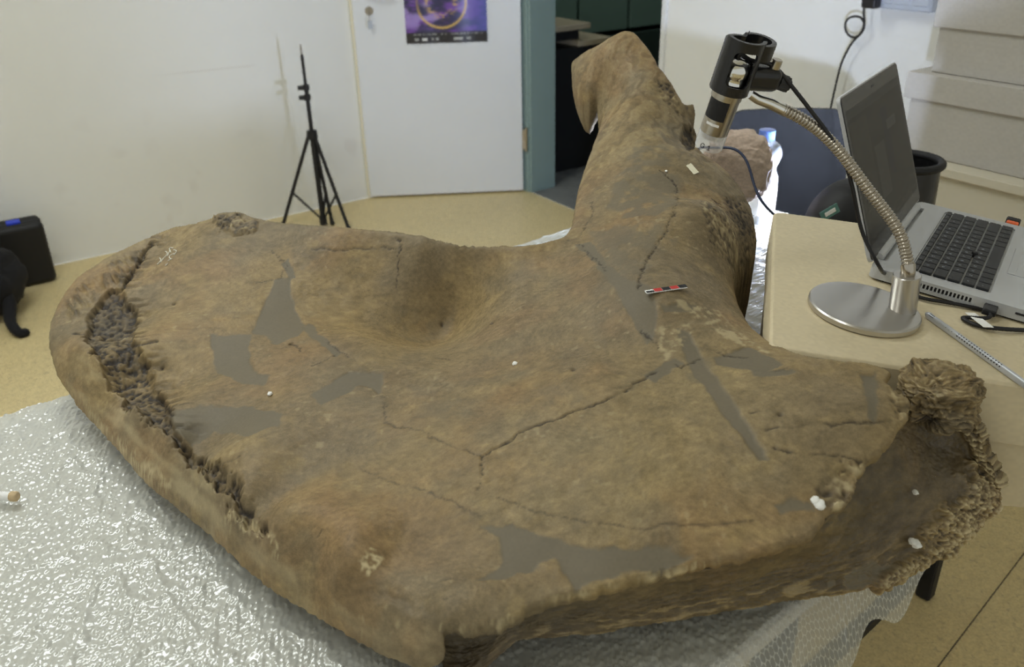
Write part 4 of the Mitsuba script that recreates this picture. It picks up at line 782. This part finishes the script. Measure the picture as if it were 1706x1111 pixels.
# clamp that holds it
co = trimesh.creation.cylinder(.0225, .062, sections=48); co.apply_translation((0, 0, .104))
arm = rbox(.050, .028, .028, .010, (.033, 0, .090), True)
fl_ = trimesh.creation.cylinder(.0200, .018, sections=40); fl_.apply_translation((.020, .006, .122))
cl = man(co) + man(arm) + man(fl_)
ci = trimesh.creation.cylinder(.0180, .09, sections=40); ci.apply_translation((0, 0, .105))
w1 = rbox(.026, .06, .040, .006, (-.004, -.030, .104), True)
h1 = trimesh.creation.cylinder(.0145, .06, sections=32); h1.apply_translation((.020, .006, .136))
slit = rbox(.06, .040, .016, .004, (-.018, .022, .137))
cl = cl - man(ci) - man(w1) - man(h1) - man(slit)
obj('microscope_stand__clamp', put(unman(cl), AMz), 'black_gloss', 30)
def knob_at(c_, x_, r_, l_, mat, key, ribs=0):
    Mk = AMz @ frame(c_, (0, 1, 0), z=x_)
    k = lathe([(0, 0), (r_, 0), (r_, l_ - .001), (r_ - .001, l_), (0, l_)], 24)
    if ribs:
        a = np.arctan2(k.vertices[:, 1], k.vertices[:, 0]); k.vertices[:, :2] *= (1 + .05 * np.sign(np.sin(a * 12)))[:, None]
    obj(key, put(k, Mk), mat, 30)
knob_at((.056, -.002, .088), (1, -.15, -.25), .0092, .016, 'key_black', 'microscope_stand__knob', 1)
knob_at((.046, -.003, .1035), (0, 0, 1), .0062, .010, 'steel', 'microscope_stand__bolt')
lab('microscope_stand', 'gooseneck stand with a round steel base and black clamp holding the microscope', 'microscope stand')

# USB cable plugged into the laptop
pl0 = (LM @ np.r_[LF(-.001, .148, -.009), 1])[:3]
px_, py_ = -LM[:3, 0], LM[:3, 1] * sg
obj('usb_cable__plug', put(rbox(.022, .016, .008, .002, (.011, 0, 0), True), frame(pl0, px_, z=LM[:3, 2])), 'cable_black', 30)
uc = np.array([pl0 + px_ * .018, pl0 + px_ * .030 - Zv * .003] + [(0.546, 0.9431, 0.9367), (0.5526, 0.9289, 0.9354), (0.5687, 0.9204, 0.9345), (0.6108, 0.9222, 0.9293), (0.6706, 0.9186, 0.9232)])
obj('usb_cable__cord', tube(spline(uc, 60), .0026, 10), 'cable_black', 60)
ta, tb = A3(*(0.5563, 0.9546, 0.9382)), A3(*(0.5582, 0.913, 0.9392))
obj('usb_cable__tag', put(cbox(np.linalg.norm(tb - ta), .013, .0008, .0002, (np.linalg.norm(tb - ta) / 2, .004, 0)), frame(ta, tb - ta, z=LN)), 'white_paper')
lab('usb_cable__tag', 'white paper tag folded round the cord')
lab('usb_cable', 'black cable with a white tag plugged into the side of the laptop', 'cable')

# pencil
a, b = A3(*(0.5026, 0.9476, 0.942)), A3(*(0.5463, 0.7829, 0.9306))
L = np.linalg.norm(b - a); QM = frame(a, b - a, z=LN)
tri_ = [(.0042 * math.cos(t) * (1 + .10 * math.cos(3 * t)), .0042 * math.sin(t) * (1 + .10 * math.cos(3 * t))) for t in np.linspace(0, 2 * math.pi, 37)[:-1] + math.pi / 2]
RT = np.array([[0, 0, 1, 0], [1, 0, 0, 0], [0, 1, 0, 0], [0, 0, 0, 1.0]])
obj('pencil__barrel', put(prism(tri_, L - .012), QM @ RT @ trimesh.transformations.translation_matrix((0, 0, .006))), 'pencil_silver', 40)
obj('pencil__end_cap', put(lathe([(0, 0), (.0022, .0004), (.0036, .003), (.0041, .0068), (.0, .0068)], 20), QM @ RT), 'pencil_silver', 40)
obj('pencil__lead_cone', put(lathe([(0, L + .012), (.001, L + .008), (.0040, L - .0062), (0, L - .0062)], 20), QM @ RT), 'wood_cut', 40)
dots = []
for i in range(17):
    for s_ in (-1, 1):
        q = trimesh.creation.icosphere(subdivisions=1, radius=.00085); q.apply_translation((.058 + i * .0042, s_ * .0014, .0041)); dots.append(q)
PQ = QM @ trimesh.transformations.rotation_matrix(math.radians(48), (1, 0, 0))
obj('pencil__grip_dots', put(cat(dots), PQ), 'black_matte'); lab('pencil__grip_dots', 'rows of small black grip dots', kind='stuff')
obj('pencil__marking', put(cat([cbox(.008, .0030, .0004, .0001, (.012, .0006, .0042))] + [cbox(.0011, .0015 + .0006 * (i % 3), .0003, .0001, (.025 + i * .0017, .0004, .0041)) for i in range(16)]), PQ), 'key_black')
lab('pencil', 'silver pencil with black grip dots lying on the cardboard box', 'pencil')

# ------------------------------------------------------------------ behind the bone
# lumpy tan fossil piece
sph = trimesh.creation.icosphere(subdivisions=5); v = sph.vertices
tc, tt_ = A3(*(0.4314, 1.6, 0.857)), A3(*(0.4457, 1.66, 0.9775))
hgt = np.linalg.norm(tt_ - tc)
f = 1 + .30 * (meshkit.fbm(v * 1.7 + 3, 3, 61) - .5) + .16 * (meshkit.fbm(v * 6, 3, 62) - .5)
sq = np.sign(v) * np.abs(v) ** .72
vv = sq * f[:, None] * A3(.062, .058, hgt / 2 * .98) * (1 + .16 * v[:, 2:3])
obj('fossil_piece', trimesh.Trimesh(vv + (tc + tt_) / 2, sph.faces, process=False), 'tan_matter', True)
lab('fossil_piece', 'pale tan lumpy fossil piece standing behind the bone beside the bottle', 'fossil fragment')
tcab = np.array([(0.3134, 1.49, 0.9879), (0.3229, 1.462, 1.009), (0.3366, 1.3805, 1.0336), (0.359, 1.3545, 1.0371), (0.3701, 1.3384, 1.0288), (0.3768, 1.3207, 1.0117), (0.3816, 1.3021, 0.9913), (0.3896, 1.2831, 0.9742), (0.4116, 1.2794, 0.9517), (0.4567, 1.285, 0.8887)])
obj('thin_cable', tube(spline(tcab, 60), .0022, 8), 'cable_blue', 60)
lab('thin_cable', 'thin dark blue cable looping past the tan fossil piece and the bottle', 'cable')

# water bottle
bq = A3(*(0.5413, 1.8025, 0.757))
bh = 0.19740000000000002
Mb = T().translate(bq.tolist()) 
pr = np.array([(0, .004), (.030, .0), (.0335, .006), (.0335, .40), (.0335, .42), (.0325, .50), (.0275, .56), (.0265, .60), (.0310, .66), (.0350, .72), (.0345, .78), (.0290, .84), (.0180, .885), (.0150, .90), (.0150, .93)])
pr[2:, 1] *= bh / 1.0; pr[1, 1] = .0
BMz = np.eye(4); BMz[:3, 3] = bq
sc_ = 1.0
obj('water_bottle__body', put(lathe(pr, 40), BMz), 'clear_plastic', 60)
obj('water_bottle__water', put(lathe([(0, .006), (.029, .005), (.0322, .008)] + [(r - .0012, z_) for r, z_ in pr[3:8]] + [(.0, pr[7, 1])], 40), BMz), 'water', 60)
obj('water_bottle__label', put(lathe([(.0338, .02), (.0338, .40 * bh)], 40), BMz), 'white_paper', 60)
obj('water_bottle__cap', put(lathe([(.0158, .885 * bh), (.0170, .89 * bh), (.0170, .995 * bh), (.0155, bh), (0, bh)], 32), BMz), 'cap_blue', 40)
lab('water_bottle', 'small clear plastic water bottle with a blue cap behind the bone', 'bottle')

# LED work lamp that lights the back of the table, standing behind the carton
lp = A3(.68, 1.72, .757)
obj('work_lamp__base', put(rbox(.07, .05, .012, .004, (0, 0, .006), True), frame(lp, A3(.8, .6, 0), z=Zv)), 'black_matte', 30)
aim = A3(-.66, .66, .40); aim /= np.linalg.norm(aim)
hm = frame(lp + Zv * .034, np.cross(aim, Zv), z=aim)
obj('work_lamp__stem', tube([lp + Zv * .01, lp + Zv * .022], .006, 12), 'black_matte', 40)
obj('work_lamp__housing', put(lathe([(0, -.02), (.018, -.02), (.026, .0), (.026, .010), (.0235, .010), (.0235, .004), (0, .004)], 32), hm), 'black_matte', 40)
k = obj('work_lamp__lens', put(lathe([(0, .0072), (.0230, .0070)], 32), hm), 'white_paint')
mm = trimesh.Trimesh(*meshkit.WRITTEN[scene[k]['filename']][:2])
if (mm.face_normals @ aim).mean() < 0:
    del scene[k]; q = put(lathe([(.0230, .0070), (0, .0072)], 32), hm); k = obj('work_lamp__lens', q, 'white_paint')
scene[k]['emitter'] = {'type': 'area', 'radiance': {'type': 'rgb', 'value': SPOT_RADIANCE}}
lab('work_lamp', 'small bright LED work lamp behind the cardboard box', 'lamp')

# black chair
cq = [A3(*q) for q in [(0.6192, 2.45, 0.5918), (0.9689, 2.45, 0.5837), (0.7654, 2.45, 0.8403)]]
cw = np.linalg.norm(cq[1] - cq[0]) * 1.0; cx0 = (cq[0] + cq[1]) / 2; ztop = cq[2][2]
hb = .42
CM = frame(A3(cx0[0], cx0[1], 0), A3(1, -.03, 0), z=Zv)
sh = rrect(cw, hb, .05, 8)
gpoly = np.array(sh)
bk = trimesh.creation.extrude_polygon(shapely.Polygon(gpoly), .014, engine='earcut').subdivide().subdivide()
v = bk.vertices.copy()
bk.vertices = np.c_[v[:, 0], v[:, 2] - .9 * v[:, 0] ** 2 + .15 * v[:, 1] - .0, v[:, 1] + ztop - hb / 2]
obj('chair__backrest', put(bk, CM), 'chair_black', 40)
seat = trimesh.creation.extrude_polygon(shapely.Polygon(rrect(.40, .36, .06, 8)), .04, engine='earcut'); seat.apply_translation((0, .26, .43))
obj('chair__seat', put(seat, CM), 'chair_black', 40)
for sx in (-1, 1):
    obj('chair__post', put(tube(spline([(sx * .15, .022, ztop - .12), (sx * .18, .05, .60), (sx * .18, .10, .44)], 10), .010, 10), CM), 'black_matte', 40)
    for y_ in (.12, .40):
        obj('chair__leg', put(tube([(sx * .18, y_, .435), (sx * .20, y_ + (-.05 if y_ < .2 else .03), .0)], .011, 10), CM), 'black_matte', 40)
lab('chair', 'black chair with a rounded backrest behind the end of the table', 'chair')

# black round bin behind the laptop and the black bag with a label
bt = A3(*(0.8672, 1.86, 0.8669)); brr = 0.0807
zb = 0.0
obj('waste_bin__bucket', put(lathe([(0, .01), (brr * .80, .0), (brr * 1.02, bt[2] * .62), (brr * .97, bt[2] * .86), (brr * .92, bt[2] - .004), (brr * .86, bt[2] - .004), (brr * .9, bt[2] * .6), (brr * .70, .02), (0, .02)], 48), frame(A3(bt[0] , bt[1], .001), (1, 0, 0), z=Zv)), 'black_gloss', 40)
obj('waste_bin__rim', put(trimesh.creation.torus(brr * .93, .009, 64, 12), frame(A3(bt[0], bt[1], bt[2] - .004), (1, 0, 0), z=Zv)), 'black_matte', True)
lab('waste_bin', 'tall black bin with a thick rim behind the laptop', 'bin')
bcn = A3(*(0.6434, 1.5, 0.8202)); 
sph = trimesh.creation.icosphere(subdivisions=4); v = np.sign(sph.vertices) * np.abs(sph.vertices) ** .8
dimx = 0.10202823138719987
bgv = v * A3(dimx * 1.03, .07, .118); bgv = bgv * (1 + .05 * (meshkit.fbm(sph.vertices * 2, 3, 71) - .5))[:, None]
bag_base = bcn - A3(0, 0, 0)
bgv[:, 2] = np.maximum(bgv[:, 2], .7745 - bag_base[2])
obj('black_bag__body', trimesh.Trimesh(bgv + bag_base, sph.faces, process=False), 'black_matte', True)
q4 = [A3(*q) for q in [(0.5338, 1.415, 0.8991), (0.5649, 1.425, 0.9133)]]
obj('black_bag__label', put(cbox(np.linalg.norm(q4[1] - q4[0]), .017, .002, .0006), frame((q4[0] + q4[1]) / 2, q4[1] - q4[0], y=A3(.2, .3, 1))), 'teal_label')
obj('black_bag__label_print', put(cbox(np.linalg.norm(q4[1] - q4[0]) * .6, .007, .001, .0003, (0, 0, .0016)), frame((q4[0] + q4[1]) / 2, q4[1] - q4[0], y=A3(.2, .3, 1))), 'white_paper')
lab('black_bag', 'rounded black case with a small green label behind the cardboard box', 'case')

# grey archive boxes stacked by the back wall
def archive(key, t0, tw, zb, zt_, lid_h, over, yo, mat='carton_grey', dep=.30):
    """front face yo metres in front of the wall."""
    obj(key + '__body', block(FB_, t0 + over, t0 + tw - over, -yo + over, -yo + dep - over, zb, zt_ - .004, .002), mat)
    obj(key + '__lid', block(FB_, t0, t0 + tw, -yo, -yo + dep, zt_ - lid_h, zt_, .002), mat)
def grey_fn(p, n, uv):
    return MX((.47, .45, .42), (.43, .41, .38), FB(p.x * 4, p.y * 4, p.z * 4)) * (.96 + .08 * N(p.x * 160, p.y * 160, p.z * 160))
plain('carton_grey', grey_fn, .7, .3)
def cream_fn(p, n, uv):
    return MX((.60, .56, .46), (.56, .52, .42), FB(p.x * 4, p.y * 4, p.z * 4))
plain('carton_cream', cream_fn, .7, .3)
archive('archive_box', 2.225, .46, .9565, 1.17, .10, .012, .305)
lab('archive_box', 'grey archive box at the top of the stack by the back wall', 'archive box', 'boxes stacked by the back wall')
archive('archive_box_001', 2.190, .50, .740, .9555, .068, .014, .325)
lab('archive_box_001', 'grey archive box in the middle of the stack by the back wall', 'archive box', 'boxes stacked by the back wall')
archive('archive_box_002', 2.205, .56, .38, .739, .024, .022, .37, 'carton_cream', .36)
lab('archive_box_002', 'cream box with a thin lid carrying the grey archive boxes', 'archive box', 'boxes stacked by the back wall')
archive('archive_box_003', 2.215, .56, .002, .379, .03, .02, .365, 'carton_cream', .36)
lab('archive_box_003', 'cream box at the bottom of the stack on the floor', 'archive box', 'boxes stacked by the back wall')
PZ = LM @ frame(LF(LW_ + .001, .135, -.007), (1, 0, 0), z=(0, 0, 1))
obj('usb_stick__plug', put(cbox(.010, .012, .0045, .0005, (.003, 0, 0)), PZ), 'steel')
obj('usb_stick__band', put(rbox(.012, .017, .009, .002, (.012, 0, .001), True), PZ), 'orange_plastic', 40)
obj('usb_stick__cap', put(rbox(.018, .020, .011, .003, (.026, 0, .001), True), PZ), 'black_matte', 40)
lab('usb_stick', 'small black and orange memory stick plugged into the far side of the laptop', 'memory stick')

# cable trunking box with sockets and the knotted cable
obj('socket_box__housing', block(FB_, 1.855, 2.062, -.058, .0, 1.068, 1.20, .004), 'trunk_grey')
for t_ in (1.885, 1.945, 2.005):
    obj('socket_box__module', block(FB_, t_ - .004, t_ + .050, -.0610, -.05, 1.082, 1.19, .003), 'trunk_grey')
lab('socket_box', 'pale grey socket box on the back wall above the chair', 'socket box')
wc = [(1.1134, 2.8496, 1.1361), (1.1142, 2.8485, 1.0845), (1.1135, 2.8495, 1.0459), (1.1176, 2.8434, 1.0183), (1.1154, 2.8467, 0.993), (1.104, 2.8635, 0.9728), (1.0871, 2.8886, 0.9805), (1.08, 2.8991, 1.0011), (1.0852, 2.8914, 1.0236), (1.0989, 2.8712, 1.0348), (1.1139, 2.8489, 1.0301), (1.1207, 2.8388, 1.0118), (1.1138, 2.8491, 0.9855), (1.1036, 2.8642, 0.9655), (1.0931, 2.8798, 0.9341), (1.0838, 2.8935, 0.8873), (1.0791, 2.9005, 0.8311), (1.0759, 2.9052, 0.7701), (1.0732, 2.9092, 0.7019), (1.0741, 2.9079, 0.5798)]
wc = np.array(wc); wc[8:12] += -U * .006
obj('wall_cable__cord', tube(spline(wc, 150), .0036, 10), 'cable_black', 60)
obj('wall_cable__plug', put(rbox(.05, .035, .04, .008, (0, 0, 0), True), frame(A3(*(1.1072, 2.7873, 1.0878)), V, z=Zv)), 'cable_black', 30)
lab('wall_cable', 'black power cable tied in a loop hanging from the socket box', 'cable')

# ------------------------------------------------------------------ light stand, case and bag by the left wall
f1, f2 = A3(*(-1.0793, 3.9482, 0.0)), A3(*(-0.7561, 3.878, 0.0))
c3 = A3(*(-0.8817, 3.9299, 0.02)); top3 = A3(*(-0.8879, 3.94, 0.8003))
f3 = c3 * 2.05 - (f1 + f2) * .525; f3[2] = 0
up3 = (top3 - c3)
colp = lambda s: c3 + up3 * s
s_col = .545
obj('light_stand__column', tube([colp(.0), colp(.56)], .0125, 12), 'black_matte', 40)
obj('light_stand__upper_tube', tube([colp(.55), colp(.80)], .0095, 12), 'black_matte', 40)
obj('light_stand__inner_tube', tube([colp(.79), colp(.985)], .0070, 12), 'black_matte', 40)
obj('light_stand__spigot', tube([colp(.98), colp(1.015), colp(1.04)], [.005, .005, .003], 10), 'steel', 40)
obj('light_stand__collar', tube([colp(.515), colp(.56)], .024, 14), 'black_matte', 40)
for s_ in (.735, .79):
    obj('light_stand__clamp', tube([colp(s_), colp(s_ + .03)], .016, 12), 'black_matte', 40)
    obj('light_stand__knob', tube([colp(s_ + .015), colp(s_ + .015) + A3(-.035, -.01, 0)], .010, 10), 'black_matte', 40)
obj('light_stand__lower_collar', tube([colp(-.01), colp(.035)], .018, 12), 'black_matte', 40)
for f_ in (f1, f2, f3):
    hd = colp(.535) + (f_ - colp(.535)) * A3(1, 1, 0) * .08
    obj('light_stand__leg', tube([hd, f_ + Zv * .008], .0085, 10), 'black_matte', 40)
    mid = hd + (f_ - hd) * .62
    obj('light_stand__brace', tube([colp(.015), mid], .0055, 8), 'black_matte', 40)
    obj('light_stand__foot', put(trimesh.creation.icosphere(subdivisions=2, radius=.012), trimesh.transformations.translation_matrix(f_ + Zv * .012)), 'black_matte', True)
lab('light_stand', 'black folding light stand on three legs by the white wall', 'light stand')

cs = frame(LP + U * -.98 - V * 0, U, z=Zv)
def case_at(x0_, x1_, o0, o1, z0_, z1_): return ((x0_ + x1_) / 2, 0, 0)
M_ = FL_
tilt = trimesh.transformations.rotation_matrix(math.radians(7), (1, 0, 0))
CMx = FL_ @ trimesh.transformations.translation_matrix((-.97, -.155, .003)) @ tilt
obj('hard_case__shell', put(rbox(.42, .055, .268, .024, (0, .03, .137), True), CMx), 'black_matte', 30)
obj('hard_case__lid', put(rbox(.42, .050, .268, .024, (0, -.024, .137), True), CMx), 'black_matte', 30)
obj('hard_case__seam', put(rbox(.414, .006, .262, .003, (0, .0025, .137), True), CMx), 'key_black', 30)
obj('hard_case__latch', put(rbox(.050, .03, .018, .004, (.110, .0, .270), True), CMx), 'blue_plastic', 30)
obj('hard_case__latch', put(rbox(.050, .03, .018, .004, (-.110, .0, .270), True), CMx), 'blue_plastic', 30)
obj('hard_case__handle', put(cat(rbox(.11, .022, .014, .005, (0, 0, .277), True)), CMx), 'key_black', 30)
lab('hard_case', 'black hard case with a blue latch standing against the white wall', 'case')
sph = trimesh.creation.icosphere(subdivisions=4); v = np.sign(sph.vertices) * np.abs(sph.vertices) ** .8
bg = A3(*(-2.0197, 2.945, 0.0))
obj('shoulder_bag__body', trimesh.Trimesh(v * A3(.175, .15, .13) * (1 + .25 * (meshkit.fbm(sph.vertices * 2.2, 3, 81) - .5))[:, None] + bg + A3(-.0, .08, .135), sph.faces, process=False), 'black_fabric', True)
st_ = np.array([bg + A3(.10, .04, .16)] + [(-1.8408, 2.8946, 0.05), (-1.8106, 2.8494, 0.03), (-1.7686, 2.8259, 0.014), (-1.7672, 2.8442, 0.012)])
obj('shoulder_bag__strap', tube(spline(st_, 24), np.linspace(.028, .016, 24), 10), 'black_fabric', 60)
lab('shoulder_bag', 'black fabric bag with a strap on the floor at the left edge', 'bag')
